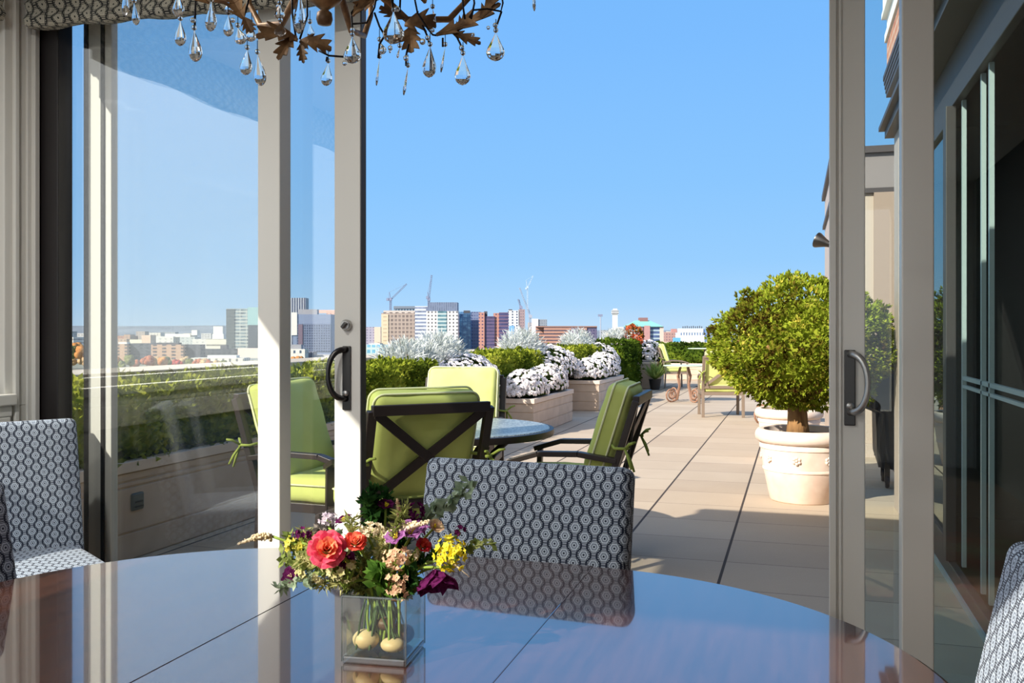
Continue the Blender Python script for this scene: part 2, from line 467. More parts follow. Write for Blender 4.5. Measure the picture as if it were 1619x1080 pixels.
shade('roman_shade', [(-2.94, y, 2.47 + .01*math.sin(y*9)) for y in [-2.9+.08*i for i in range(72)]],
      'patterned beige roman shade on the window in the left corner')

# ---- terrace
m, nt, out = newmat('terrace_pavers')
v = coords(nt); sp = nt.nodes.new('ShaderNodeSeparateXYZ'); nt.links.new(v, sp.inputs[0])
PXW, PYW = .63, .565
ux = M_(nt, 'DIVIDE', M_(nt, 'ADD', sp.outputs[0], .377+63.0), PXW)
uy = M_(nt, 'DIVIDE', M_(nt, 'ADD', sp.outputs[1], -5.843+56.5), PYW)
def dist(u, w): return M_(nt, 'MULTIPLY', M_(nt, 'SUBTRACT', .5, M_(nt, 'ABSOLUTE', M_(nt, 'SUBTRACT', M_(nt, 'FRACT', u), .5))), w)
jx = M_(nt, 'LESS_THAN', dist(ux, PXW), .008); jy = M_(nt, 'LESS_THAN', dist(uy, PYW), .0035)
cell = nt.nodes.new('ShaderNodeTexWhiteNoise'); cell.noise_dimensions = '2D'
cb = nt.nodes.new('ShaderNodeCombineXYZ'); nt.links.new(M_(nt, 'FLOOR', ux), cb.inputs[0]); nt.links.new(M_(nt, 'FLOOR', uy), cb.inputs[1])
nt.links.new(cb.outputs[0], cell.inputs['Vector'])
grain = M_(nt, 'ADD', M_(nt, 'MULTIPLY', nz(nt, v, 180, 2), .5), M_(nt, 'MULTIPLY', nz(nt, v, 2.2, 4), .5))
tone = M_(nt, 'ADD', M_(nt, 'MULTIPLY', cell.outputs[0], .35), M_(nt, 'MULTIPLY', grain, .65))
c = mixc(nt, tone, srgb(166,146,125), srgb(202,185,162))
c = mixc(nt, jx, mixc(nt, jy, c, srgb(120,106,96)), srgb(70,60,54))
b = princ(nt, out, c, .8, 0, .25)
bump(nt, b, nz(nt, v, 220, 2), .25, .004)
sbox('terrace_floor', m, (-4.6, 4.0, 3.2, 26.2, -.2, -.02))
# low parapet with a pale coping along the left and far edges
PARAP = mat('parapet_stucco', (196,180,160), .85)
COPING = mat('pale_stone_coping', (208,194,172), .7, 0, (192,176,154), 3.0)
mb = MB(); mb.box(-4.95, -4.5, -4.0, 26.6, -.2, .93); mb.box(-4.95, 4.0, 26.2, 26.6, -.2, .93)
struct(mb.build('wall_parapet', PARAP))
mb = MB(); mb.box(-5.0, -4.42, -4.0, 26.6, .93, 1.0); mb.box(-4.42, 4.0, 26.12, 26.65, .93, 1.0)
struct(mb.build('trim_8', COPING, bevel=.008))
mb = MB(); mb.box(-5.0, -3.2, -4.0, 3.2, -.2, -.03); struct(mb.build('terrace_floor_side', CONC))

# ---- building wing on the right of the terrace
WGX = .75
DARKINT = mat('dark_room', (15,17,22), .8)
WINGGLASS = glassmat('wing_glass', (.55,.62,.60,1), 1.5, 1.0)
mb = MB(); mb.box(.70, 1.15, 7.0, 7.3, -.02, 2.72); struct(mb.build('pillar_1', TAN, bevel=.006))
mb = MB(); mb.box(.78, .82, 3.3, 7.0, 2.45, 2.72); mb.box(.76, .80, 3.3, 7.0, -.02, .08)
struct(mb.build('trim_9', WINGBROWN, bevel=.004))
mb = MB(); mb.box(.64, 1.2, 3.22, 7.36, 2.72, 2.78); mb.box(.60, 1.2, 3.22, 7.40, 2.78, 2.81); struct(mb.build('trim_10', WINGBROWN))
mb = MB(); mb.box(.69, 1.2, 3.22, 7.32, 2.81, 3.02); struct(mb.build('trim_11', TANL))
mb = MB()
for i in range(5): mb.box(.648-.005*i, 1.2, 3.22, 7.34+.005*i, 3.02+.032*i, 3.054+.032*i)
struct(mb.build('trim_12', WINGBROWN))
m, nt, out = newmat('red_brick')
bt = nt.nodes.new('ShaderNodeTexBrick'); nt.links.new(coords(nt, 'UV'), bt.inputs['Vector'])
bt.inputs['Scale'].default_value = 1; bt.inputs['Brick Width'].default_value = .2; bt.inputs['Row Height'].default_value = .07; bt.inputs['Mortar Size'].default_value = .008
bt.inputs[1].default_value = srgb(206,140,110); bt.inputs[2].default_value = srgb(186,116,92); bt.inputs[3].default_value = srgb(214,190,170)
princ(nt, out, bt.outputs[0], .85)
mb = MB(); mb.box(.655, 1.2, 3.22, 7.36, 3.18, 3.44); struct(mb.build('wall_brick', m))
mb = MB(); mb.box(.64, 1.2, 3.22, 7.38, 3.44, 3.5); mb.box(.655, 1.2, 3.22, 7.36, 3.5, 3.62); mb.box(.62, 1.2, 3.22, 7.40, 3.62, 3.66); mb.box(.63,1.2,3.22,7.4,3.66,4.3)
struct(mb.build('trim_13', mat('white_cornice', (244,240,234), .6)))
dg = struct(empty('door_5', (WGX, 6.2, 0)))                                    # glazed doors of the wing, closed leaf
T5 = Matrix.Translation((-WGX, -6.2, 0))
mb = MB(); mb.box(WGX, WGX+.05, 5.22, 5.32, .08, 2.45, T5); mb.build('stile', WINGBROWN, dg, bevel=.004)
mb = MB(); mb.box(WGX, WGX+.05, 6.9, 7.0, .08, 2.45, T5); mb.build('stile', WINGBROWN, dg, bevel=.004)
mb = MB(); mb.box(WGX, WGX+.05, 5.32, 6.9, 2.35, 2.45, T5); mb.box(WGX, WGX+.05, 5.32, 6.9, .08, .2, T5); mb.build('door_rail', WINGBROWN, dg, bevel=.004)
MB().box(WGX+.02, WGX+.026, 5.32, 6.9, .2, 2.35, T5).build('glass_pane', glassmat('mirror_dark_glass', (.25,.29,.28,1), 1.9, 2.2), dg)
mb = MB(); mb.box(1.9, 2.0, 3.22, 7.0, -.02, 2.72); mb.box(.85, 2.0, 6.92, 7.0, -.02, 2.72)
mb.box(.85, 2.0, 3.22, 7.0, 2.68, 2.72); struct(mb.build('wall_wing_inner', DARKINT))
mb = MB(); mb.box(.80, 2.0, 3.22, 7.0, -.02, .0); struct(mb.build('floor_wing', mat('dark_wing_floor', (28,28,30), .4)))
dg = struct(empty('door_6', (WGX+.06, 4.2, 0))); T6 = Matrix.Translation((-WGX-.06, -4.2, 0))        # slid open leaf, thin pale stiles
for y in (5.12, 4.62, 4.44):
    MB().box(WGX+.06, WGX+.08, y-.012, y+.012, .08, 2.45, T6).build('stile', mat('pale_metal', (176,184,182), .4), dg)
MB().box(WGX+.06, WGX+.08, 3.4, 5.1, 1.03, 1.05, T6).box(WGX+.06, WGX+.08, 3.4, 5.1, .99, 1.005, T6).build('door_rail', mat('pale_metal', (176,184,182), .4), dg)
mb = MB(); mb.box(WGX, WGX+.02, 3.6, 6.9, -.02, .012); struct(mb.build('trim_14', mat('pale_metal', (176,184,182), .4)))
# far block that closes the terrace on the right
mb = MB(); mb.box(.40, 3.9, 10.2, 13.6, -.02, 3.13); struct(mb.build('wall_far_block', TAN))
mb = MB(); mb.box(.36, 3.95, 10.12, 13.7, 3.13, 3.2); mb.box(.37, 3.92, 10.16, 13.65, 2.72, 2.77); struct(mb.build('trim_15', WINGBROWN))
mb = MB(); mb.box(.38, 3.92, 10.17, 10.2, 2.77, 3.13); struct(mb.build('trim_16', mat('grey_band', (128,118,116), .5)))
mb = MB(); mb.box(.78, 3.9, 10.14, 10.2, .0, 2.72); struct(mb.build('trim_17', mat('brown_panel', (150,128,112), .5)))
mb = MB(); mb.box(.38, 3.9, 10.14, 10.2, -.02, .12); struct(mb.build('baseboard_far_block', TAN))
# floodlight on the far block's corner
fl = thing('floodlight', 'small grey floodlight on the corner of the tan building block', 'outdoor lamp', (.40, 10.5, 2.23))
MB().tube([(0,0,0),(-.08,-.02,.02)], .018, 8).build('bracket', PEWTER, fl)
MB().lathe([(0,-.02),(.03,-.02),(.045,.03),(.085,.12),(.085,.135),(0,.135)], 16, M=Matrix.Translation((-.06,-.02,.0)) @ Matrix.Rotation(R(-65),4,'Y') @ Matrix.Rotation(R(-20),4,'X')).build('lamp_head', PEWTER, fl, smooth='auto')
# ================================================================== dining table
m, nt, out = newmat('polished_mahogany')
v = coords(nt)
g = nz(nt, mscale(nt, v, (14, 1.6, 3)), 3.0, 5)
b = princ(nt, out, mixc(nt, ramp01(nt, g, .3, .7), srgb(62,36,26), srgb(92,56,40)), .22)
b.inputs['Coat Weight'].default_value = 1.0; b.inputs['Coat Roughness'].default_value = .035; b.inputs['Coat IOR'].default_value = 3.2
MAHOG = m
TX, TY, TR, LEAF = -.686, 1.335, .672, .258
tb = thing('dining_table', 'polished dark mahogany oval dining table with a glass vase on it', 'table', (TX, TY, 0))
def arc(sgn, r, n=56):
    return [(sgn*(LEAF+.0006) + sgn*r*math.cos(a), r*math.sin(a)) for a in [-PI/2+PI*i/n for i in range(n+1)]]
def half(sgn):
    mb = MB(); prof = [(-.018,.718),(0,.726),(.0,.738),(-.004,.746),(-.012,.75)]
    rings = [arc(sgn, TR+o) for o, z in prof]
    vs = []; fs = []; n = len(rings[0])
    for (o, z), rg in zip(prof, rings): vs += [(x, y, z) for x, y in rg]
    for i in range(len(prof)-1):
        for k in range(n):
            k2 = (k+1) % n; q = (i*n+k, i*n+k2, (i+1)*n+k2, (i+1)*n+k)
            fs.append(q if sgn > 0 else q[::-1])
    top = tuple(range((len(prof)-1)*n, len(prof)*n)); bot = tuple(range(n-1,-1,-1))
    fs += [top, bot] if sgn > 0 else [top[::-1], bot[::-1]]
    return mb.add(vs, fs).build('table_top', MAHOG, tb)
half(1); half(-1)
MB().box(-LEAF+.0006, LEAF-.0006, -TR+.003, TR-.003, .719, .75).build('table_leaf', MAHOG, tb, bevel=.002)
mb = MB(); mb.prism([(x*1.0,y) for x, y in [(-.55,-.5),(.55,-.5),(.7,0),(.55,.5),(-.55,.5),(-.7,0)]], .63, .717); mb.build('apron', MAHOG, tb, bevel=.006)
for sx in (-.42, .42):
    pd = MB().lathe([(.06,.09),(.09,.12),(.07,.2),(.045,.26),(.06,.36),(.085,.44),(.06,.55),(.09,.63)], 24, (sx,0,0)).build('pedestal', MAHOG, tb, smooth=True)
    for k in range(4):
        a = PI/4 + PI/2*k
        MB().tube([(sx+math.cos(a)*r, math.sin(a)*r, z) for r, z in ((.05,.2),(.14,.18),(.22,.1),(.3,.035))], [.035,.032,.027,.03], 8).build('foot', MAHOG, tb, smooth=True)

# ================================================================== dining chairs
WOODLEG = mat('dark_chair_leg', (40,26,20), .4)
def make_dining_chair(label, loc, rz, group):
    """faces +Y, upholstered straight back"""
    t = thing('dining_chair', label, 'chair', loc, rz, group)
    M = Matrix.Translation((0,-.235,.69)) @ Matrix.Rotation(R(12),4,'X') @ Matrix.Rotation(R(90),4,'X')
    MB().cushion(.275, .262, .038, .026, .006, M, 10, 10).build('backrest', FABRIC, t, smooth=True)
    M = Matrix.Translation((0,.03,.43))
    MB().cushion(.265, .265, .06, .035, .022, M, 10, 10).build('seat', FABRIC, t, smooth=True)
    mb = MB()
    for x0, x1, y0, y1 in ((-.24,.24,-.2,-.17),(-.24,.24,.23,.26),(-.24,-.21,-.2,.26),(.21,.24,-.2,.26)): mb.box(x0,x1,y0,y1,.33,.372)
    mb.build('seat_frame', WOODLEG, t)
    for sx in (-1, 1):
        MB().tube([(sx*.215,.235,.372),(sx*.215,.235,.0)], [.024,.016], 8).build('leg', WOODLEG, t, smooth='auto')
        MB().tube([(sx*.215,-.19,.372),(sx*.215,-.25,.0)], [.024,.016], 8).build('leg', WOODLEG, t, smooth='auto')
    return t
DCG = 'hexagon patterned dining chairs'
ch = make_dining_chair('hexagon-patterned dining chair standing between the table and the open doorway, back in shade', (-.668, 1.945, -.006), PI-R(4), DCG)
dup(ch, (-2.50, 2.43, 0), R(238), 'hexagon-patterned dining chair in the corner beside the fixed glass, sunlit seat', DCG)
dup(ch, (-1.445, 1.29, 0), R(-98), 'hexagon-patterned dining chair at the left end of the table, cut by the picture edge', DCG)
dup(ch, (.066, 1.325, 0), R(90), 'hexagon-patterned dining chair at the right end of the table, half in sun', DCG)

# rug under the table
m, nt, out = newmat('worn_rug')
v = coords(nt); n1 = nz(nt, mscale(nt, v, (2, 14, 1)), 3, 4); n2 = nz(nt, v, 3.0, 3)
princ(nt, out, mixc(nt, ramp01(nt, n2, .4, .6), mixc(nt, n1, srgb(196,176,140), srgb(150,150,120)), srgb(178,110,90)), .95)
rg = MB().cushion(1.7, 1.25, .004, .003, 0, Matrix.Translation((0,0,.004)), 4, 4).build('area_rug', m, None, loc=(-.35, 1.1, 0))
tag(rg, 'worn beige and rust woven rug under the dining table', 'rug')

# ================================================================== patio furniture
IRON = mat('dark_bronze_frame', (44,34,30), .45)
TAUPE = mat('taupe_frame', (128,112,98), .5)
LIME = mat('lime_cushion', (196,206,116), .9, 0, (186,196,104), 5.0, bmp=.12, bscale=10)
PALELIME = mat('pale_lime_cushion', (206,212,132), .9, 0, (194,202,118), 5.0, bmp=.12, bscale=10)
PIPING = mat('pale_piping', (226,228,176), .8)
TIE = mat('cushion_tie', (150,164,74), .9)
def ring_loop(hx, hy, r, z, M, n=5):
    pts = []
    for cx, cy, a0 in ((hx-r,hy-r,0),(-hx+r,hy-r,90),(-hx+r,-hy+r,180),(hx-r,-hy+r,270)):
        for i in range(n+1):
            a = R(a0+90*i/n); pts.append(M @ Vector((cx+r*math.cos(a), cy+r*math.sin(a), z)))
    pts.append(pts[0]); return pts
def make_patio_chair(label, loc, rz, group, frame, cush, name='patio_chair'):
    """faces +Y; flat metal frame, crossed bars in the back, two tied cushions"""
    t = thing(name, label, 'chair', loc, rz, group)
    W = .30
    lean = .16
    def post(sx): return [(sx*W,-.27,.0),(sx*W,-.25,.42),(sx*W,-.25-lean,.93)]
    for sx in (-1,1):
        mb = MB(); p = post(sx); mb.bar(p[0], p[1], .045, .03, (0,1,0)); mb.build('leg', frame, t, bevel=.004)
        MB().bar((sx*W,.27,0),(sx*W,.25,.60), .045, .03, (0,1,0)).build('leg', frame, t, bevel=.004)
        mb = MB(); q = [(sx*W,.285,.585),(sx*W,.12,.635),(sx*W,-.1,.64),(sx*W,-.31,.61)]
        for a, b_ in zip(q, q[1:]): mb.bar(a, b_, .055, .028)
        mb.build('armrest', frame, t, bevel=.003)
    bf = MB()
    for sx in (-1,1): bf.bar(post(sx)[1], post(sx)[2], .045, .035, (0,1,0))
    bf.bar((-W,-.25-lean,.93),(W,-.25-lean,.93), .035, .05); bf.bar((-W,-.262,.46),(W,-.262,.46), .03, .045)
    bf.build('back_frame', frame, t, bevel=.004)
    for s in (-1,1):
        yo = .004*s
        MB().bar((-s*(W-.02),-.268+yo,.475),(s*(W-.02),-.25-lean+yo,.915), .045, .014, (0,1,0)).build('cross_bar', frame, t, bevel=.002)
    mb = MB(); 
    for a, b_ in (((-W,.25,.36),(W,.25,.36)),((-W,-.25,.36),(W,-.25,.36)),((-W,-.25,.36),(-W,.25,.36)),((W,-.25,.36),(W,.25,.36))): mb.bar(a, b_, .03, .05)
    mb.build('seat_frame', frame, t, bevel=.003)
    mb = MB()
    for i in range(19): mb.box(-W+.02+i*.031, -W+.034+i*.031, -.24, .24, .372, .38)
    mb.build('seat_slats', frame, t)
    Ms = Matrix.Translation((0,.02,.445))
    sc = MB().cushion(.285, .275, .065, .045, .012, Ms, 8, 8, .006).build('seat_cushion', cush, t, smooth=True)
    MB().tube(ring_loop(.287, .277, .05, .03, Ms), .006, 6).build('piping', PIPING, sc, smooth=True)
    Mb = Matrix.Translation((0,-.245,.745)) @ Matrix.Rotation(math.atan(lean/.51),4,'X') @ Matrix.Rotation(R(90),4,'X')
    bc = MB().cushion(.27, .275, .065, .045, .018, Mb, 8, 8, .008).build('back_cushion', cush, t, smooth=True)
    for z in (-.036, .036): MB().tube(ring_loop(.273, .278, .05, z, Mb), .006, 6).build('piping', PIPING, bc, smooth=True)
    for sx in (-1,1):
        mb = MB(); c0 = Vector((sx*(W+.0),-.335,.68))
        mb.tube([c0+Vector((-sx*.04,.06,.01)), c0+Vector((sx*.03,.035,0)), c0+Vector((sx*.032,-.03,0)), c0+Vector((sx*.0,-.035,.0))], .008, 6)
        for d in ((sx*.06,-.05,.035),(-sx*.05,-.05,.03),(sx*.05,-.04,-.10),(sx*.0,-.05,-.12)):
            mb.tube([c0+Vector((sx*.03,-.02,0)), c0+Vector((sx*.03,-.02,0))+Vector(d)*.6+Vector((0,0,.008)), c0+Vector((sx*.03,-.02,0))+Vector(d)], [.006,.008,.006], 6)
        mb.build('tie', TIE, bc, smooth=True)
    return t
PCG = 'green cushioned patio chairs'
def facing(frm, to): return math.atan2(to[1]-frm[1], to[0]-frm[0]) - PI/2
PT = (-1.98, 5.12)
c1 = make_patio_chair('dark-framed patio chair seen from behind, crossed bars over a lime cushion', (-1.93, 4.32, -.02), R(45), PCG, IRON, LIME)
dup(c1, (-1.22, 5.08, -.02), R(92), 'dark-framed lime patio chair right of the round table, seen from the side with bare armrests', PCG)
c3 = dup(c1, (-2.50, 4.62, -.02), R(-93), 'lime patio chair hidden in part behind the white door stiles, seat in sun', PCG)
c4 = make_patio_chair('pale lime cushioned patio chair facing the camera behind the round table', (-2.42, 6.42, -.02), R(190), PCG, IRON, PALELIME)
# round table
t = thing('patio_table', 'round patio table with speckled glass top among the lime cushioned chairs', 'table', (PT[0], PT[1], -.02))
m, nt, out = newmat('speckled_glass_top')
n1 = nz(nt, coords(nt), 90, 2)
b = princ(nt, out, mixc(nt, ramp01(nt, n1, .42, .6), srgb(96,104,104), srgb(176,182,178)), .3)
MB().lathe([(0,.715),(.60,.715),(.605,.722),(.6,.728),(0,.728)], 56).build('table_top', m, t, smooth='auto')
MB().lathe([(.585,.685),(.628,.685),(.632,.70),(.63,.722),(.606,.724),(.60,.713),(.585,.712),(.585,.685)], 56).build('rim', IRON, t, smooth='auto')
for k in range(4):
    a = PI/4+PI/2*k
    MB().tube([(math.cos(a)*r, math.sin(a)*r, z) for r, z in ((.5,.70),(.3,.55),(.2,.35),(.28,.14),(.42,.012))], .022, 8).build('leg', IRON, t, smooth=True)
MB().lathe([(.16,.33),(.2,.33),(.2,.36),(.16,.36),(.16,.33)], 24).build('stretcher_ring', IRON, t)

# far group
FG = 'taupe patio chairs at the far end'
f1 = make_patio_chair('taupe patio chair with pale seat cushion partly behind the potted tree', (-1.10, 14.5, -.02), R(12), FG, TAUPE, PALELIME)
dup(f1, (-2.72, 21.6, -.02), R(-70), 'taupe patio chair farthest away, in front of the back hedge', FG)
def far_table(loc, label, r, h, scroll):
    t = thing('garden_table', label, 'table', loc, 0)
    MB().lathe([(0,h-.02),(r,h-.02),(r+.01,h-.01),(r,h),(0,h)], 32).build('table_top', mat('pale_green_table', (196,206,178), .5), t, smooth='auto')
    if scroll:
        for k in range(4):
            a = PI/4+PI/2*k; u = Vector((math.cos(a), math.sin(a), 0)); pts = []
            for i in range(22):
                q = i/21; an = q*3.6*PI; rr = .13*(1-q*.8)
                pts.append(u*(.30+.0) + u*math.cos(an-PI/2)*rr + Vector((0,0,.14+math.sin(an-PI/2)*rr)))
            pts = [u*.10+Vector((0,0,h-.04)), u*.16+Vector((0,0,h-.2)), u*.12+Vector((0,0,h-.38)), u*.2+Vector((0,0,.03))] + pts
            MB().tube(pts, .016, 6).build('scroll_leg', mat('rust_iron', (150,112,90), .6), t, smooth=True)
    else:
        MB().tube([(0,0,0.02),(0,0,h-.03)], .03, 8).build('pedestal', TAUPE, t, smooth='auto')
        MB().lathe([(0,0),(.22,0),(.22,.02),(0,.05)], 24).build('table_base', TAUPE, t, smooth='auto')
    return t
far_table((-1.98, 17.3, -.02), 'low garden table on scrolled iron legs at the far end', .38, .68, True)
far_table((-2.05, 22.2, -.02), 'small pale round bistro table before the back hedge', .40, .92, False)
far_table((-.25, 13.6, -.02), 'scroll-legged garden table mostly hidden behind the potted tree', .35, .5, True)

# ================================================================== covered grill
COVER = mat('black_vinyl_cover', (36,38,48), .38, bmp=.5, scale=5, bscale=7)
gr = thing('grill', 'barbecue grill under a black vinyl cover beyond the right door', 'grill', (.98, 8.35, -.02), 0)
mb = MB(); n = 40
prof = [(.30,.22,.16),(.33,.25,.3),(.34,.27,.62),(.42,.32,.66),(.43,.33,.86),(.40,.31,.92),(.33,.28,1.05),(.20,.20,1.14),(.02,.02,1.16)]
vs = []; fs = []
for j, (ax, ay, z) in enumerate(prof):
    for k in range(n):
        a = 2*PI*k/n; ca, sa = math.cos(a), math.sin(a); e = .45
        w_ = 1 + .06*math.sin(k*1.9+j)*(1 if j < 4 else .3)
        vs.append((ax*math.copysign(abs(ca)**e, ca)*w_, ay*math.copysign(abs(sa)**e, sa)*w_, z))
for j in range(len(prof)-1):
    for k in range(n):
        fs.append((j*n+k, j*n+(k+1)%n, (j+1)*n+(k+1)%n, (j+1)*n+k))
mb.add(vs, fs).build('cover', COVER, gr, smooth=True)
for sx in (-1,1):
    for sy in (-1,1):
        lg = MB().box(sx*.25-.02, sx*.25+.02, sy*.18-.02, sy*.18+.02, .05, .5).build('leg', BRONZE, gr)
        MB().lathe([(0,-.015),(.05,-.015),(.055,0),(.05,.015),(0,.015)], 14, M=Matrix.Translation((sx*.25, sy*.18, .055)) @ Matrix.Rotation(R(90),4,'Y')).build('caster', BLACKRUB, lg)
# ================================================================== plants on the terrace
def rdir(rnd):
    while True:
        v = Vector((rnd.uniform(-1,1), rnd.uniform(-1,1), rnd.uniform(-1,1)))
        if .05 < v.length < 1: return v.normalized()
def tuft(mb, c, d, rnd, n, l, w, spread=.7):
    for i in range(n):
        u = (d + rdir(rnd)*spread).normalized(); side = u.cross(rdir(rnd))
        if side.length < .05: continue
        mb.leafquad(c, u, side.normalized(), l*rnd.uniform(.6,1.2), w)
def cloud(mb, c, rx, ry, rz, n, l, w, rnd, up=.3, shell=.75):
    c = Vector(c)
    for i in range(n):
        d = rdir(rnd); k = rnd.uniform(shell, 1.0)
        p = c + Vector((d.x*rx*k, d.y*ry*k, d.z*rz*k))
        nn = Vector((d.x/rx, d.y/ry, d.z/rz)).normalized()
        u = (nn*.8 + rdir(rnd)*.7 + Vector((0,0,up))).normalized(); side = u.cross(rdir(rnd))
        if side.length < .05: continue
        mb.leafquad(p, u, side.normalized(), l*rnd.uniform(.6,1.3), w)
CYP = leafmat('cypress_foliage', [(78,54,28),(120,114,40),(142,158,48),(168,180,60),(206,192,84)], 3.2, .3, 16)
BARK = mat('brown_bark', (176,134,84), .9, 0, (124,90,56), 18, (1,1,.15), bmp=.6)
TERRA = mat('whitewashed_terracotta', (240,222,206), .75, 0, (226,200,182), 5.0, bmp=.08)
def make_pot(name, parent, s=1.0):
    pf = [(.235,0),(.245,.008),(.29,.225),(.293,.235),(.299,.238),(.299,.252),(.295,.258),(.315,.40),(.322,.405),(.322,.44),(.318,.445),(.335,.452),(.352,.47),(.356,.50),(.35,.525),(.335,.545),(.315,.55),(.29,.545),(.282,.50),(.275,.48)]
    o = MB().lathe([(r*s, z*s) for r, z in pf] + [(0,.48*s)], 56).build(name, TERRA, parent, smooth='auto')
    return o
pt = thing('potted_tree', 'round clipped evergreen in a large pale terracotta pot on the sunlit terrace', 'potted plant', (.055, 7.42, -.02))
make_pot('pot', pt)
for k in range(8):
    a = R(-110 + 45*k + 12); z = .335; r = .309
    M = Matrix.Translation((r*math.cos(a), r*math.sin(a), z)) @ Matrix.Rotation(a, 4, 'Z') @ Matrix.Rotation(R(84), 4, 'Y')
    mb = MB(); mb.ball((0,0,.004), (.011,.011,.009), 8, 4, M)
    for i in range(6):
        b = 2*PI*i/6; mb.ball((.022*math.cos(b), .022*math.sin(b), 0), (.013,.013,.009), 8, 4, M)
    mb.build('rosette', TERRA, pt, smooth=True)
MB().lathe([(0,.485),(.278,.485),(.27,.50),(0,.51)], 30).build('soil', SOIL, pt)
rnd = random.Random(3)
MB().tube([(-.035,.0,.48),(-.035,0,.6),(-.04,.01,.75),(-.02,0,.95),(.02,0,1.2)], [.095,.078,.072,.066,.05], 14).build('trunk', BARK, pt, smooth=True)
mb = MB()
for i in range(9):
    a = 2*PI*i/9 + rnd.uniform(-.2,.2); h = rnd.uniform(.72,.95)
    e = Vector((math.cos(a)*.5, math.sin(a)*.5, h+rnd.uniform(.1,.4)))
    mb.tube([(0,0,h),tuple(e*.5+Vector((0,0,h*.52))),tuple(e)], [.03,.022,.012], 6)
mb.build('branches', BARK, pt, smooth=True)
mb = MB(); CC = Vector((0,0,1.19))
mb.ball(tuple(CC), (.50,.48,.36), 16, 10)
lobes = []
for i in range(300):
    k = i+.5; ph = math.acos(1-2*k/300); th = PI*(1+5**.5)*k
    d = Vector((math.cos(th)*math.sin(ph), math.sin(th)*math.sin(ph), math.cos(ph)))
    q = 1 + .16*noise.noise(d*2.3+Vector((5,1,2))) + .05*rnd.uniform(-1,1)
    rz = .43 if d.z > 0 else .42
    p = CC + Vector((d.x*.60*q, d.y*.58*q, d.z*rz*q))
    if p.z < .70 and math.hypot(p.x, p.y) < .22: continue
    lobes.append((p, d, rnd.uniform(.07,.115)))
for x, y, z in ((-.10,-.1,1.68),(-.09,-.15,1.62),(.12,-.1,1.63),(.2,0,1.62),(-.42,-.1,1.56),(-.40,-.1,1.50),(.28,-.2,1.60),(.59,-.16,1.25),(.57,-.12,1.35),(.55,-.05,1.45),(.57,-.16,1.1),(.56,-.16,1.27),(-.15,-.2,1.60)):
    lobes.append((Vector((x,y,z)), Vector((x*.5,y,.9)).normalized(), .075))
for p, d, r in lobes:
    dd = (d*.8+Vector((0,0,.35))).normalized()
    for j in range(34):
        e = rdir(rnd)
        if e.dot(d) < -.3: e = -e
        tuft(mb, p + Vector((e.x, e.y, e.z*.9))*r*rnd.uniform(.5,1), (e*.7+dd*.6).normalized(), rnd, 5, .036, .0075, .55)
mb.build('foliage', CYP, pt)
# second pot behind
p2 = thing('terracotta_planter', 'second pale terracotta pot standing behind the potted tree', 'pot', (-.06, 9.75, -.02))
make_pot('pot', p2, .95); MB().lathe([(0,.46),(.262,.46),(.25,.475),(0,.48)], 24).build('soil', SOIL, p2)
mb = MB(); cloud(mb, (0,0,.85), .30, .30, .38, 1500, .06, .012, rnd); mb.ball((0,0,.85), (.22,.22,.3), 10, 8); mb.build('foliage', CYP, p2)

# ---- long raised planter along the parapet and low boxes in front
BOX = mat('beige_planter_panel', (206,184,164), .75, 0, (190,168,148), 4.0)
BOXT = mat('beige_planter_rim', (216,196,178), .75)
def planter(name, x0, x1, y0, y1, h, label, lines=(.3,.62)):
    t = thing(name, label, 'planter', ((x0+x1)/2, (y0+y1)/2, -.02)); a, b = (x1-x0)/2, (y1-y0)/2
    mb = MB(); zs = [0] + [h*k for k in lines] + [h-.06]
    for i in range(len(zs)-1): mb.box(-a, a, -b, b, zs[i]+.006, zs[i+1]-.006)
    mb.box(-a+.008, a-.008, -b+.008, b-.008, 0, h-.05); mb.build('box', BOX, t, bevel=.003)
    mb = MB(); w = .06
    mb.box(-a-.015, a+.015, -b-.015, -b+w, h-.06, h); mb.box(-a-.015, a+.015, b-w, b+.015, h-.06, h)
    mb.box(-a-.015, -a+w, -b+w, b-w, h-.06, h); mb.box(a-w, a+.015, -b+w, b-w, h-.06, h)
    mb.build('rim', BOXT, t, bevel=.004)
    MB().box(-a+w, a-w, -b+w, b-w, h-.05, h-.03).build('soil', SOIL, t)
    return t
PGR = 'beige planter boxes'
planter('planter_box', -4.40, -3.60, 2.2, 9.3, .56, 'long beige planter box along the left parapet, nearest the doors', (.28,.74,.80))
planter('planter_box', -4.40, -3.66, 9.4, 13.0, .58, 'raised beige planter behind the round table, second along the parapet')
planter('planter_box', -4.40, -3.66, 13.1, 20.4, .58, 'raised beige planter farther along the parapet')
planter('planter_box', -3.63, -3.12, 11.0, 13.1, .46, 'low beige flower box nearest to the round table')
planter('planter_box', -3.63, -3.08, 14.8, 17.0, .50, 'second low beige flower box from the table')
planter('planter_box', -4.15, -3.05, 21.0, 22.4, .62, 'beige planter box at the far left corner of the terrace')
planter('planter_box', -4.35, 2.2, 25.3, 26.0, .45, 'long beige planter box along the back edge of the terrace')
ol = thing('outdoor_outlet', 'dark outdoor power outlet box on the side of the near planter', 'outlet', (-3.60, 4.37, .305))
MB().cushion(.015,.05,.05,.012,0, None,3,3).build('cover_plate', mat('grey_plastic', (92,96,92), .5), ol, smooth=True)
MB().box(.012,.02,-.03,.03,-.004,.004).box(.012,.02,-.035,.035,-.03,-.024).build('lid', BLACKRUB, ol)

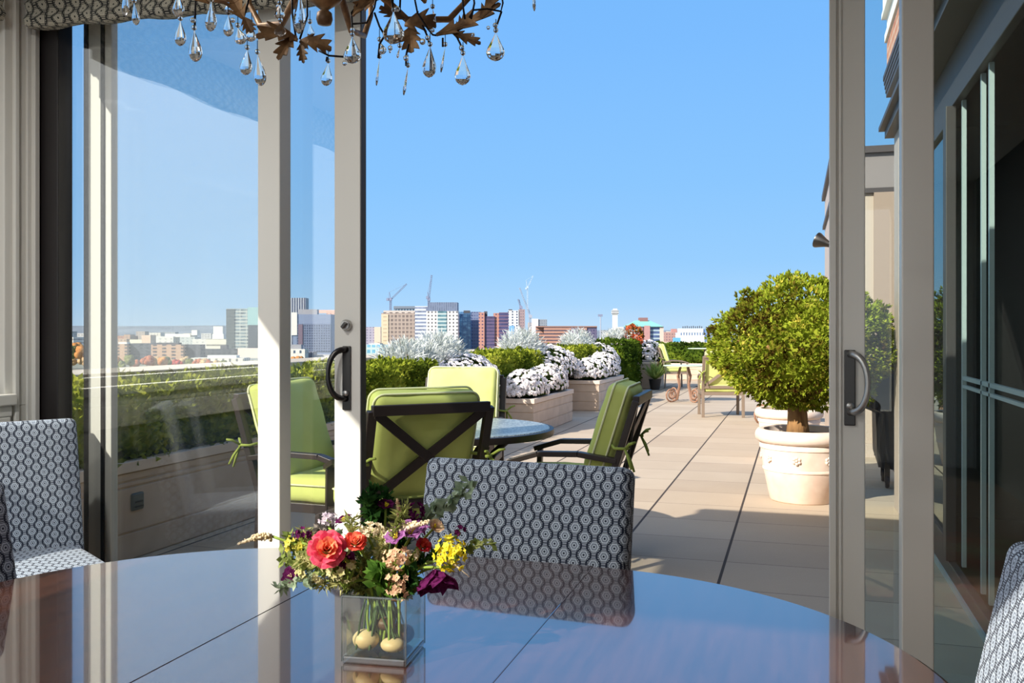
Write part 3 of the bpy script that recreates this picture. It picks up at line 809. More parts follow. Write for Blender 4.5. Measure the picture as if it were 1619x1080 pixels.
HEDGE = leafmat('boxwood_foliage', [(52,66,24),(84,98,30),(118,130,40),(150,158,54),(176,178,70)], 2.2, .25, 14)
HEDGE2 = leafmat('dark_hedge_foliage', [(36,50,20),(60,80,26),(88,108,34),(120,136,44)], 2.2, .25, 14)
def hedge(x0, x1, y0, y1, z0, z1, n, leaf, label, m=None, seed=1, name='hedge'):
    t = thing(name, label, 'hedge', ((x0+x1)/2, (y0+y1)/2, z0)); rnd = random.Random(seed)
    hx, hy, hz = (x1-x0)/2, (y1-y0)/2, (z1-z0)
    mb = MB(); mb.cushion(hx*.86, hy*.97, hz*.44, min(hx,hz)*.3, 0, Matrix.Translation((0,0,hz*.47)), 4, 10)
    for i in range(n):
        f = rnd.random()
        ar = [2*hx*2*hy, 2*hy*hz, 2*hy*hz*.25, 2*hx*hz, 2*hx*hz*.25]; f *= sum(ar); k = 0
        while f > ar[k]: f -= ar[k]; k += 1
        x, y, z = rnd.uniform(-hx,hx), rnd.uniform(-hy,hy), rnd.uniform(.0,hz)
        if k == 0: z = hz; nrm = Vector((0,0,1))
        elif k == 1: x = hx; nrm = Vector((1,0,0))
        elif k == 2: x = -hx; nrm = Vector((-1,0,0))
        elif k == 3: y = -hy; nrm = Vector((0,-1,0))
        else: y = hy; nrm = Vector((0,1,0))
        q = noise.noise(Vector((x*3.5+seed, y*3.5, z*3.5)))*.07 + noise.noise(Vector((x*11, y*11+seed, z*11)))*.035
        # rounded shoulders
        ed = max(0, abs(x)/hx-.7)/.3; p = Vector((x,y,z)) + nrm*(q-rnd.uniform(0,.05))
        if k == 0: p.z -= .09*ed**2*hz/.4
        if k in (1,2): p.x *= 1 - .12*max(0, z/hz-.6)/.4
        u = (nrm*.6 + rdir(rnd)*.8 + Vector((0,0,.35))).normalized(); sd = u.cross(rdir(rnd))
        if sd.length > .05: mb.leafquad(p, u, sd.normalized(), leaf*rnd.uniform(.6,1.3), leaf*.28)
    mb.build('foliage', m or HEDGE, t)
    mb = MB(); k = max(3, int((y1-y0)/.5), int((x1-x0)/.5))
    for i in range(k):
        y = -hy*.9 + 2*hy*.9*i/(k-1); x = rnd.uniform(-.1,.1)*hx if hy > hx else -hx*.9+2*hx*.9*i/(k-1)
        if hx > hy: y = 0
        mb.tube([(x,y,-.05),(x+.01,y+.01,hz*.5)], .015, 5)
    mb.build('stems', BARK, t)
    return t
hedge(-4.36, -3.62, 2.3, 9.15, .52, .96, 15000, .052, 'clipped green hedge behind the doors, along the left parapet', seed=1)
hedge(-4.3, -3.62, 11.05, 13.4, .52, .99, 3200, .06, 'clipped hedge between two white mum mounds, behind the first flower box', seed=2)
hedge(-4.3, -3.60, 15.1, 17.6, .52, 1.0, 3000, .06, 'clipped hedge behind the second flower box', seed=3)
hedge(-4.2, -3.35, 19.2, 20.8, .1, 1.08, 2600, .08, 'tall dark hedge trailing over the planter before the far corner', HEDGE2, seed=4)
hedge(-4.3, 2.2, 25.35, 25.98, .40, .96, 5200, .08, 'long low hedge along the back edge of the terrace', HEDGE2, seed=5)

PETAL = mat('white_petals', (236,227,224), .8)
MUMGREEN = leafmat('mum_foliage', [(40,52,24),(66,84,36),(92,108,52)], 4.0)
def mum(x, y, z, rx, ry, rz, n, label, seed):
    t = thing('chrysanthemum', label, 'flower', (x, y, z), 0, 'white chrysanthemum mounds'); rnd = random.Random(seed)
    mb = MB(); mb.ball((0,0,0), (rx*.88, ry*.92, rz*.88), 14, 8); cloud(mb, (0,0,0), rx*.97, ry*.97, rz*.97, 500, .07, .016, rnd)
    mb.v = [(a,b,max(c,-.06)) for a,b,c in mb.v]
    mb.build('foliage', MUMGREEN, t)
    mb = MB(); 
    for i in range(n):
        d = rdir(rnd); d.z = abs(d.z)*1.05 - .12
        d.normalize(); q = 1 + .10*noise.noise(Vector((d.x*2.5*rx*3+seed, d.y*3*ry*2, d.z*3)))+rnd.uniform(-.03,.05)
        c = Vector((d.x*rx*q, d.y*ry*q, max(-.07, d.z*rz*q)))
        nn = (Vector((d.x/rx, d.y/ry, d.z/rz)).normalized() + rdir(rnd)*.35).normalized()
        a = nn.orthogonal().normalized(); b2 = nn.cross(a); r = rnd.uniform(.026,.04)
        vs = [c + nn*r*.55]; m_ = 7; rot = rnd.uniform(0,6)
        for k in range(2*m_):
            an = rot + PI*k/m_; rr = r if k % 2 == 0 else r*.72
            vs.append(c + (a*math.cos(an) + b2*math.sin(an))*rr + nn*(.0 if k % 2 else r*.12))
        mb.add(vs, [(0, 1+k, 1+(k+1) % (2*m_)) for k in range(2*m_)])
    tag(mb.build('blossoms', PETAL, t), 'small white blossoms', kind='stuff')
mum(-3.95, 10.5, .66, .46, .85, .34, 900, 'white mum mound on the raised planter, nearest, behind the table', 1)
mum(-3.9, 14.6, .66, .48, .75, .38, 800, 'white mum mound on the raised planter above the gap between the two flower boxes', 2)
mum(-3.95, 18.7, .66, .45, .8, .38, 600, 'white mum mound on the raised planter farthest along the parapet', 3)
mum(-3.38, 11.5, .52, .28, .52, .25, 620, 'white mum mound in the front half of the nearest low flower box', 4)
mum(-3.38, 12.55, .53, .28, .55, .28, 620, 'white mum mound in the rear half of the nearest low flower box', 5)
mum(-3.36, 15.3, .56, .30, .52, .26, 560, 'white mum mound in the front half of the second low flower box', 6)
mum(-3.36, 16.4, .57, .30, .60, .32, 560, 'white mum mound in the rear half of the second low flower box', 7)
mum(-3.85, 21.7, .70, .35, .55, .40, 420, 'white mum mound at the left of the far corner planter', 8)
mum(-3.3, 21.6, .70, .33, .55, .38, 420, 'white mum mound at the right of the far corner planter', 9)
SILV = leafmat('silver_foliage', [(150,158,150),(190,196,190),(222,226,222),(240,242,240)], 5.0, .3, 20)
def silver(x, y, z, rx, ry, rz, n, label, seed):
    t = thing('silver_shrub', label, 'shrub', (x, y, z), 0, 'silver leaved shrubs'); rnd = random.Random(seed)
    mb = MB()
    for i in range(n):
        d = rdir(rnd); d.z = abs(d.z); k = rnd.uniform(.35,1)
        p = Vector((d.x*rx*k, d.y*ry*k, d.z*rz*k)); u = (d*.6 + Vector((0,0,.5)) + rdir(rnd)*.5).normalized()
        side = u.cross(rdir(rnd))
        if side.length < .05: continue
        side.normalize(); l = rnd.uniform(.08,.16); bend = Vector((rnd.uniform(-.3,.3), rnd.uniform(-.3,.3), -.25))
        a = p; b2 = p + u*l*.5; c = p + u*l + bend*l*.6; w = .007
        o = len(mb.v); mb.v += [tuple(a), tuple(b2+side*w), tuple(c), tuple(b2-side*w)]; mb.f.append((o,o+1,o+2,o+3))
    mb.build('foliage', SILV, t)
    mb = MB()
    for i in range(7):
        a = 2*PI*i/7; mb.tube([(0,0,-.12),(math.cos(a)*rx*.4, math.sin(a)*ry*.4, rz*.5)], .008, 5)
    mb.build('stems', BARK, t)
silver(-4.12, 9.35, .90, .30, .45, .26, 1500, 'silver-leaved shrub between the hedge end and the nearest mum mound', 1)
silver(-4.12, 10.3, .90, .28, .65, .34, 2200, 'silver-leaved shrub rising behind the nearest raised mum mound', 2)
silver(-4.15, 13.9, .94, .34, .7, .36, 2000, 'silver-leaved shrub before the low brick building', 3)
silver(-4.15, 17.8, .96, .32, .75, .36, 1600, 'silver-leaved shrub third along the parapet', 4)
silver(-3.9, 20.9, 1.05, .4, .4, .3, 900, 'silver-leaved shrub behind the tall dark hedge', 5)
# red-orange leaved plant and a spiky green plant at the far corner
rnd = random.Random(8)
t = thing('red_leaf_shrub', 'small shrub with orange-red leaves above the tall dark hedge', 'shrub', (-3.55, 20.9, 1.05))
mb = MB(); cloud(mb, (0,0,.12), .22, .22, .26, 500, .08, .03, rnd); mb.build('foliage', leafmat('red_leaves', [(90,96,40),(120,100,50),(206,96,60),(222,120,84)], 6.0), t)
MB().tube([(0,0,-.1),(0,0,.2)], .012, 6).build('stem', BARK, t)
t = thing('spiky_plant', 'spiky light green plant on the floor beside the far corner planter', 'plant', (-3.02, 20.7, -.02))
mb = MB()
for i in range(150):
    a = rnd.uniform(0, 2*PI); e = rnd.uniform(.5,1.4); u = Vector((math.cos(a)*math.cos(e), math.sin(a)*math.cos(e), math.sin(e)))
    mb.leafquad(Vector((0,0,.22)), u, u.cross(Vector((0,0,1))).normalized(), rnd.uniform(.25,.5), .022)
mb.build('foliage', leafmat('spiky_leaves', [(110,132,64),(150,172,90),(186,200,120)], 5.0), t)
MB().lathe([(.10,0),(.14,.22),(.15,.24),(.12,.24),(0,.22)], 20).build('pot', BRONZE, t, smooth='auto')
# ================================================================== vase of flowers
VZ = .75
VC = Vector((-.634, 1.352, VZ)); VR = R(6.5)
CLEAR = glassmat('vase_glass', (.96,.975,.96,1), 1.45, 1.8)
EDGE = glassmat('glass_edge', (.72,.80,.78,1), 1.5, 7.0, .1)
THICK = glassmat('thick_glass_base', (.86,.92,.95,1), 1.6, 8.0, .15)
vs_ = thing('vase', 'square clear glass vase holding the mixed flowers, on the dining table', 'vase', VC, VR)
a = .052; h = .106; w = .005
for (x0,x1,y0,y1) in ((-a,a,-a,-a+w),(-a,a,a-w,a),(-a,-a+w,-a+w,a-w),(a-w,a,-a+w,a-w)):
    MB().box(x0,x1,y0,y1,.012,h).build('side_pane', CLEAR, vs_, bevel=.001)
mb = MB()
for sx in (-1,1):
    for sy in (-1,1): mb.box(sx*(a+.0004)-.0012, sx*(a+.0004)+.0012, sy*(a+.0004)-.0012, sy*(a+.0004)+.0012, .004, h)
for s_ in (-1,1):
    mb.box(-a-.0008, a+.0008, s_*(a-.0025)-.0033, s_*(a-.0025)+.0033, h-.002, h+.0015); mb.box(s_*(a-.0025)-.0033, s_*(a-.0025)+.0033, -a+.006, a-.006, h-.002, h+.0015)
mb.build('rim', EDGE, vs_, bevel=.0008)
MB().box(-a,a,-a,a,0,.0125).build('base', THICK, vs_, bevel=.003)
wt = MB().box(-a+w+.0005,a-w-.0005,-a+w+.0005,a-w-.0005,.0132,.066).build('water', glassmat('water_thin', (.95,.96,.88,1), 1.2, 1.0), None, loc=VC)
wt.rotation_euler = (0,0,VR); tag(wt, 'water filling the lower half of the square vase', 'water')
STONE = mat('pale_river_stone', (226,204,168), .5, 0, (206,176,132), 9.0)
STONE2 = mat('brown_river_stone', (132,92,56), .5, 0, (84,58,38), 12.0)
for (x,y,z,r,m_,lb) in ((-.024,-.020,.0295,(.022,.019,.016),STONE,'large pale round pebble at the front left of the vase'),
                      (.022,-.024,.025,(.020,.017,.0115),STONE,'flat pale pebble at the front right of the vase'),
                      (-.012,.022,.030,(.022,.018,.0165),STONE2,'brown pebble at the back of the vase'),
                      (.027,.018,.029,(.017,.020,.0155),STONE2,'dark brown pebble at the right side of the vase'),
                      (.004,-.006,.053,(.017,.015,.011),STONE2,'brown pebble lying on top of the others in the vase')):
    o = MB().ball((0,0,0), r, 18, 12).build('pebble', m_, None, smooth=True, loc=VC + Matrix.Rotation(VR,3,'Z') @ Vector((x,y,z)))
    tag(o, lb, 'pebble', 'pebbles in the vase')
STEMM = mat('green_stem', (124,146,52), .7)
STEMD = mat('dark_green_stem', (64,88,42), .7)
MOUTH = VC + Vector((0,0,h))
rnd = random.Random(21)
def Lp(px, py, dz=0.0): return P(px, py, 1.46 + dz)
def stem_to(t, head, m_=None, r=.0022, foot=None, parent=None):
    """stem from inside the vase up to the flower head, in the thing's own space"""
    o = t.location
    k = Vector((max(-.95,min(.95,(head.x-MOUTH.x)*9)), max(-.8,min(.8,(head.y-MOUTH.y)*6)), 0))
    rot = Matrix.Rotation(VR,3,'Z')
    ft = VC + rot @ Vector((rnd.uniform(-.038,.038), rnd.uniform(-.038,.038), .018))
    mo = VC + rot @ Vector((k.x*.032, k.y*.032, h+.004))
    mid = mo*.5 + head*.5 + Vector((0,0,.012))
    pts = [ft, ft*.5+mo*.5, mo, mid, head]
    # smooth
    q = []
    for i in range(len(pts)-1):
        p0 = pts[max(i-1,0)]; p1 = pts[i]; p2 = pts[i+1]; p3 = pts[min(i+2,len(pts)-1)]
        for s in range(4):
            u = s/4; q.append(.5*((2*p1)+(p2-p0)*u+(2*p0-5*p1+4*p2-p3)*u*u+(3*p1-p0-3*p2+p3)*u**3))
    q.append(head)
    return MB().tube([x-o for x in q], r, 7).build('stem', m_ or STEMM, t, smooth=True)
def flower(name, label, cat, head, grp=None):
    return thing(name, label, cat, VC + Vector((0,0,.0)), 0, grp)
def frame(n):
    n = n.normalized(); a = n.orthogonal().normalized(); return Matrix(((a.x, n.cross(a).x, n.x),(a.y, n.cross(a).y, n.y),(a.z, n.cross(a).z, n.z))).to_4x4()
TOCAM = lambda p: (Vector((0,0,EYE)) - p).normalized()
def rose(head, r, n, m_out, m_in, label, open_=1.0, seed=1):
    t = flower('rose', label, 'flower', head, 'roses in the vase'); rn = random.Random(seed)
    M = Matrix.Translation(head - t.location) @ frame(n)
    k = 0
    for layer, (cnt, rad, hh, tilt) in enumerate(((3,.16,.62,.0),(4,.34,.66,.1),(5,.56,.62,.22),(6,.80,.52,.42),(7,1.0,.36,.75))):
        for i in range(cnt):
            an = 2*PI*i/cnt + layer*.7 + rn.uniform(-.1,.1); wd = 2*PI/cnt*.72; vs = []; fs = []; nu, nv = 7, 5
            for v in range(nv):
                fv = v/(nv-1)
                for u in range(nu):
                    fu = u/(nu-1)*2-1; aa = an + fu*wd*(.55+.45*math.sin(PI*min(1,fv*.8+.15)))
                    rr = r*(rad*(.45+.55*fv) + tilt*.25*fv**2*open_ + .03*math.cos(fu*5+an*3)*fv)
                    z = r*(-.55 + hh*1.5*fv - .22*abs(fu)**2*fv - tilt*.35*fv**3*open_)
                    vs.append((rr*math.cos(aa), rr*math.sin(aa), z))
            for v in range(nv-1):
                for u in range(nu-1): fs.append((v*nu+u, v*nu+u+1, (v+1)*nu+u+1, (v+1)*nu+u))
            MB().add(vs, fs, M).build('petal', m_in if layer < 3 else m_out, t, smooth=True); k += 1
    mb = MB().lathe([(0,-.75*r),(.28*r,-.6*r),(.4*r,-.4*r),(.2*r,-.45*r)], 10, M=M)
    for i in range(5):
        a_ = 2*PI*i/5; u = Vector((math.cos(a_), math.sin(a_), -.15)).normalized()
        mb.leafquad(M @ Vector((0,0,-.5*r)), (M.to_3x3() @ u), (M.to_3x3() @ Vector((-math.sin(a_), math.cos(a_), 0))), r*.9, r*.14)
    mb.build('calyx', STEMM, t, smooth=True)
    stem_to(t, head - n*r*.7, r=.0026)
    return t
def pmat(name, c1, c2, sc=60): 
    m = leafmat(name, [c1, c2, c1], sc, .35, 120); return m
RPINK = pmat('rose_pink', (226,64,96), (246,110,128)); RCORAL = pmat('rose_coral', (248,172,124), (244,120,104)); RRED = pmat('rose_red_orange', (226,74,66), (240,104,84))
h1 = Lp(517,866,-.055); rose(h1, .0255, TOCAM(h1)+Vector((.0,0,.25)), RPINK, RCORAL, 'large open pink ranunculus-like rose at the left of the bouquet', 1.0, 1)
h2 = Lp(562,853,-.03); rose(h2, .0165, TOCAM(h2)*.6+Vector((.1,0,.6)), RRED, RCORAL, 'small coral rose beside the large pink one, on a tall stem', .6, 2)
h3 = Lp(671,860,.0); rose(h3, .0125, Vector((.5,-.4,.6)), pmat('rose_crimson',(200,40,64),(222,70,84)), RRED, 'tiny crimson rosebud beside the yellow cluster', .3, 3)
def cluster(name, label, head, r, n, m_, br, cat='flower', squash=.8, grp=None):
    t = flower(name, label, cat, head, grp); o = t.location
    for i in range(n):
        d = rdir(rnd); p = head + Vector((d.x*r, d.y*r, d.z*r*squash))*rnd.uniform(.55,1) - o
        nrm = (d + TOCAM(head)*.4).normalized(); M = Matrix.Translation(p) @ frame(nrm)
        mb = MB(); q = br*rnd.uniform(.8,1.25)
        for k in range(5):
            a_ = 2*PI*k/5+i; c = math.cos(a_); s = math.sin(a_)
            mb.add([(0,0,0),(c*q*.6-s*q*.45,s*q*.6+c*q*.45,q*.25),(c*q*1.15,s*q*1.15,q*.45),(c*q*.6+s*q*.45,s*q*.6-c*q*.45,q*.25)],[(0,1,2,3)],M)
        mb.ball((0,0,q*.12), q*.25, 6, 4, M)
        mb.build('floret', m_, t)
    mb = MB()
    for i in range(n//3):
        d = rdir(rnd); mb.tube([head-o+Vector((0,0,-r*.9)), head-o+d*r*.5], .0008, 4)
    mb.build('sprig', STEMM, t)
    stem_to(t, head + Vector((0,0,-r*.8)))
    return t
YEL = pmat('yellow_petals', (238,214,36), (250,238,90)); 
hy = Lp(712,876,.0)
cluster('statice', 'bright yellow flower cluster at the right of the bouquet', hy, .026, 60, YEL, .0062, squash=1.05)
cluster('statice', 'yellow-green flower cluster behind the pink rose at the left', Lp(470,862,.03), .02, 40, pmat('yellow_green_petals', (206,200,70), (226,216,110)), .0055)
LAV = pmat('mauve_petals', (126,66,128), (176,120,176)); PURP = pmat('purple_petals', (70,20,56), (110,40,92))
CRM = pmat('cream_petals', (236,220,180), (246,232,206)); PEACH = pmat('peach_petals', (236,206,164), (224,178,150))
cluster('statice', 'cream and white floret sprig in the middle of the bouquet', Lp(592,842,.02), .02, 34, CRM, .005)
cluster('statice', 'pale peach floret sprig below the mauve blooms', Lp(627,882,-.03), .021, 34, PEACH, .0056)
cluster('statice', 'peach floret sprig hanging over the vase rim', Lp(628,925,-.05), .019, 30, PEACH, .0048, squash=1.5)
cluster('statice', 'cream green floret sprig above the left vase rim', Lp(545,905,-.02), .03, 40, pmat('sage_petals', (190,186,120), (214,206,160)), .005, squash=.6)
cluster('statice', 'pale sage floret sprig low at the left of the bouquet', Lp(495,905,.0), .028, 40, pmat('sage_petals', (190,186,120), (214,206,160)), .005, squash=.7)
cluster('statice', 'pale lilac floret sprig at the top left of the bouquet', Lp(520,822,.04), .016, 22, pmat('lilac_petals', (190,176,190), (220,206,214)), .0045)
cluster('statice', 'small plum floret sprig poking up behind the bouquet', Lp(655,810,.08), .02, 20, PURP, .006)
cluster('statice', 'tiny dark violet sprig right of the bouquet, against the chair back', Lp(728,838,.05), .008, 8, PURP, .005)
def bloom(head, r, n, m_, m_c, label, npet=6, droop=0.0, seed=1, name='alstroemeria', wide=.5, edge=None):
    t = flower(name, label, 'flower', head, None); rn = random.Random(seed); M = Matrix.Translation(head - t.location) @ frame(n)
    for i in range(npet):
        a_ = 2*PI*i/npet + rn.uniform(-.15,.15); c, s = math.cos(a_), math.sin(a_); vs = []; fs = []
        L = r*rn.uniform(.85,1.15)
        for j in range(6):
            f = j/5; wd = wide*r*math.sin(PI*min(1,.12+f*.8))*(1 if j < 5 else .35); x = L*f; z = r*(.5*math.sin(f*1.9) - droop*f*f)
            for u in (-1,0,1):
                ruf = .12*r*math.sin(j*2.1+i+u)*f
                vs.append((c*x - s*wd*u, s*x + c*wd*u, z + ruf + (.12*r if u else 0)))
        for j in range(5):
            for u in (0,1): fs.append((j*3+u, j*3+u+1, (j+1)*3+u+1, (j+1)*3+u))
        MB().add(vs, fs, M).build('petal', m_, t, smooth=True)
    mb = MB()
    for i in range(6):
        d = (Vector((rn.uniform(-.4,.4), rn.uniform(-.4,.4), 1))).normalized()
        mb.tube([(0,0,0), tuple(d*r*.6)], .0008, 4, M); mb.ball(tuple(d*r*.6), r*.06, 5, 4, M)
    mb.build('stamen', m_c, t)
    stem_to(t, head - n.normalized()*r*.1)
    return t
hb = Lp(648,848,.0); bloom(hb, .031, TOCAM(hb)*.3+Vector((0,0,.8)), LAV, YEL, 'ruffled mauve bloom at the top right of the bouquet', 7, .2, 1)
hb = Lp(628,853,-.02); bloom(hb, .02, TOCAM(hb)*.5+Vector((-.3,0,.6)), LAV, YEL, 'smaller mauve bloom left of the ruffled one', 6, .2, 2)
hb = Lp(686,900,-.03); bloom(hb, .034, Vector((.3,-.35,-.75)), PURP, CRM, 'wilting purple-edged bloom drooping at the right of the vase', 6, -.4, 3, 'lisianthus', .62)
hb = Lp(545,886,-.01); bloom(hb, .016, TOCAM(hb)+Vector((.4,0,0)), PURP, YEL, 'dark purple bloom between the two roses', 6, .1, 4, 'lisianthus', .6)
hb = Lp(462,913,.02); bloom(hb, .016, TOCAM(hb)+Vector((-.5,0,.2)), PURP, CRM, 'purple bloom low at the far left of the bouquet', 6, .1, 5, 'lisianthus', .6)
hb = Lp(545,826,.03); bloom(hb, .014, Vector((-.2,-.3,.8)), PURP, YEL, 'plum bloom at the top behind the coral rose', 6, .1, 6, 'lisianthus', .6)
hb = Lp(610,803,.06); bloom(hb, .016, Vector((.2,-.3,.8)), PURP, YEL, 'plum bloom standing behind the dark green sprig', 6, .1, 7, 'lisianthus', .6)
hb = Lp(686,835,.03); bloom(hb, .014, Vector((.5,-.3,.5)), PEACH, YEL, 'peach bud at the tip of the right white spike', 5, .0, 8, 'lisianthus', .6)
def spike(p0, p1, r, m_, label, n=60, seed=1):
    t = flower('celosia', label, 'flower', p0, 'flower spikes in the vase'); o = t.location; rn = random.Random(seed); d = (p1-p0)
    mb = MB(); mb.tube([p0-o, p0+d*.5-o+Vector((0,0,.004)), p1-o], [r*.7,r*.6,r*.2], 8)
    for i in range(n):
        f = rn.random(); q = rdir(rn); c = p0 + d*f + Vector((0,0,.004*math.sin(PI*f))) - o; rr = r*(1.0-.65*f)
        mb.ball(tuple(c+q*rr), rr*.42, 6, 4)
    mb.build('flower_head', m_, t, smooth=True); stem_to(t, p0)
    return t
spike(Lp(612,850,.0), Lp(678,825,-.03), .0085, CRM, 'cream flower spike lying across the top right of the bouquet', 130, 1)
spike(Lp(430,848,.02), Lp(375,861,.0), .0065, CRM, 'cream flower spike pointing out to the far left', 90, 2)
spike(Lp(632,822,.05), Lp(627,788,.06), .005, PEACH, 'upright peach flower spike behind the bouquet', 60, 3)
spike(Lp(700,885,.0), Lp(742,912,-.01), .0028, CRM, 'thin dry spike sticking out under the yellow cluster', 30, 4)
def sprig(head, L, n, leaf, m_, label, up=Vector((0,0,1)), seed=1, wid=.3, name='greenery_sprig'):
    t = flower(name, label, 'foliage', head, 'green sprigs in the vase'); o = t.location; rn = random.Random(seed); base = head - up.normalized()*L
    mb = MB(); mb.tube([base-o, head-o], .0012, 5)
    for i in range(n):
        f = rn.uniform(.05,1); p = base.lerp(head, f) - o; u = (up.normalized()*.45 + rdir(rn)).normalized(); sd = u.cross(rdir(rn))
        if sd.length > .05: mb.leafquad(p + rdir(rn)*.004, u, sd.normalized(), leaf*rn.uniform(.6,1.2), leaf*wid)
    mb.build('leaves', m_, t); stem_to(t, base, STEMD, .0016)
    return t
DG = leafmat('dark_green_leaves', [(24,48,24),(44,78,36),(70,104,48)], 30, .3, 90)
MG = leafmat('sage_green_leaves', [(100,118,60),(140,154,84),(180,188,124)], 30, .3, 90)
SG = leafmat('dusty_green_leaves', [(120,140,110),(156,172,144),(190,200,176)], 30, .3, 90)
sprig(Lp(592,772,.06), .075, 110, .020, DG, 'dark green leafy sprig tallest at the middle of the bouquet', Vector((.1,0,1)), 1)
sprig(Lp(580,790,.05), .06, 90, .020, DG, 'dark green leafy sprig just left of the tallest one', Vector((-.3,0,1)), 2)
sprig(Lp(612,782,.08), .06, 70, .018, DG, 'dark green leafy sprig just right of the tallest one', Vector((.3,0,1)), 12)
sprig(Lp(745,765,.16), .11, 46, .022, SG, 'pale green leafy sprig leaning over the chair back', Vector((.8,.3,.7)), 3, .4)
sprig(Lp(690,800,.12), .07, 40, .022, SG, 'pale green leafy sprig low before the chair back', Vector((.6,.3,.6)), 4, .4)
sprig(Lp(785,858,.06), .09, 40, .018, MG, 'thin green sprig reaching far right above the table edge', Vector((1,.1,.2)), 5)
sprig(Lp(440,930,.0), .07, 60, .016, SG, 'dusty grey sprig hanging low at the far left', Vector((-1,0,-.4)), 6)
sprig(Lp(455,850,.04), .06, 60, .018, MG, 'yellow-green sprig at the upper left of the bouquet', Vector((-.8,0,.6)), 7)
sprig(Lp(475,890,.0), .07, 90, .018, MG, 'yellow-green sprig under the pink rose', Vector((-1,0,.0)), 8)
sprig(Lp(600,900,-.05), .03, 70, .024, leafmat('fresh_green_leaves', [(60,92,36),(86,124,48),(120,154,70)], 30, .3, 90), 'fresh green leafy sprig just above the vase rim', Vector((0,-.2,1)), 9)
sprig(Lp(650,905,-.03), .04, 60, .022, DG, 'dark leafy sprig above the right vase rim', Vector((.5,0,1)), 10)
sprig(Lp(505,835,.05), .06, 80, .014, leafmat('brown_grey_leaves', [(80,70,66),(120,112,104),(160,150,140)], 30, .3, 90), 'brown-grey feathery sprig at the upper left behind the rose', Vector((-.6,.2,.8)), 11)
sprig(Lp(660,880,.02), .05, 70, .018, MG, 'yellow-green sprig between the mauve bloom and the yellow cluster', Vector((.6,0,.8)), 13)
sprig(Lp(570,880,.03), .04, 80, .020, DG, 'dark green sprig behind the stem of the coral rose', Vector((.0,0,1)), 14)

for i_, (x_, y_, L_, n_, m_, lb_, u_) in enumerate((
    (485,878,.05,70,MG,'yellow-green sprig just left under the pink rose',(-.8,0,.3)),
    (530,912,.05,70,MG,'yellow-green sprig low before the left vase rim',(-.7,-.2,.3)),
    (568,905,.045,60,DG,'dark green sprig low at the middle left of the bouquet',(-.2,-.2,1)),
    (640,838,.06,70,DG,'dark green sprig behind the mauve blooms',(.2,.3,1)),
    (662,925,.04,60,MG,'yellow-green sprig over the right vase rim',(.6,-.2,.4)),
    (585,862,.05,60,SG,'dusty grey-green sprig right of the coral rose',(.1,0,1)),
    (532,840,.05,60,SG,'dusty grey-green sprig above the pink rose',(-.3,.2,1)),
    (610,868,.05,60,MG,'yellow-green sprig in the very middle of the bouquet',(.1,-.1,1)),
    (448,880,.05,50,MG,'yellow-green sprig at the left end of the bouquet',(-1,0,.3)),
    (690,870,.05,60,DG,'dark green sprig behind the yellow cluster',(.7,.1,.6)))):
    sprig(Lp(x_, y_, .01*(i_ % 4)), L_, n_, .016, m_, lb_, Vector(u_), 30+i_)
for x_, y_, lb_ in ((583,838,'white floret sprig right above the coral rose'),(650,880,'pale floret sprig beside the peach one'),(520,893,'pale yellow floret sprig directly under the pink rose'),(478,846,'plum-brown floret sprig at the upper left edge')):
    cluster('statice', lb_, Lp(x_, y_, .0), .015, 22, CRM if 'white' in lb_ or 'pale floret' in lb_ else (PURP if 'plum' in lb_ else pmat('soft_yellow_petals', (216,206,110), (230,220,150))), .0042)

FINE = leafmat('feathery_cream_green', [(150,156,92),(196,194,130),(226,218,170)], 40, .4, 120)
FINE2 = leafmat('feathery_olive', [(96,104,56),(132,138,76),(170,170,104)], 40, .4, 120)
for i_, (x_, y_, L_, m_, lb_, u_) in enumerate((
    (470,885,.05,FINE,'feathery cream-green sprig at the left, under the yellow-green cluster',(-1,0,.1)),
    (505,925,.06,FINE,'feathery cream-green sprig lowest at the left of the vase',(-1,-.2,-.1)),
    (545,925,.04,FINE2,'feathery olive sprig hanging just left of the vase rim',(-.6,-.3,.2)),
    (480,840,.05,FINE,'feathery cream-green sprig at the top left corner of the bouquet',(-.7,0,.7)),
    (575,875,.045,FINE2,'feathery olive sprig beside the stem of the coral rose',(0,-.2,1)),
    (605,850,.05,FINE,'feathery cream-green sprig above the peach florets',(.1,0,1)),
    (640,915,.045,FINE2,'feathery olive sprig over the middle of the vase rim',(.3,-.3,.5)),
    (672,890,.045,FINE,'feathery cream-green sprig left of the drooping purple bloom',(.7,0,.3)),
    (640,800,.06,FINE2,'feathery olive sprig rising behind the mauve bloom',(.3,.3,1)),
    (556,820,.05,FINE2,'feathery olive sprig at the top above the coral rose',(-.2,.3,1)))):
    sprig(Lp(x_, y_, .008*(i_ % 4)-.01), L_, 130, .017, m_, lb_, Vector(u_), 60+i_, .10)

# ================================================================== chandelier
GILT = mat('antique_bronze_gilt', (176,136,92), .5, .35, (112,84,58), 40)
DKIRON = mat('dark_iron_wire', (30,24,24), .5, .6)
CRYS = refract('crystal', (.97,.985,1,1), 1.52)
CZ = 1.5
co = P(522, -60, CZ)
chd = thing('chandelier', 'antique gilt leaf chandelier with crystal drops above the table', 'chandelier', (co.x, co.y, 0))
def C(px, py, dz=0.0): return P(px, py, CZ+dz) - chd.location
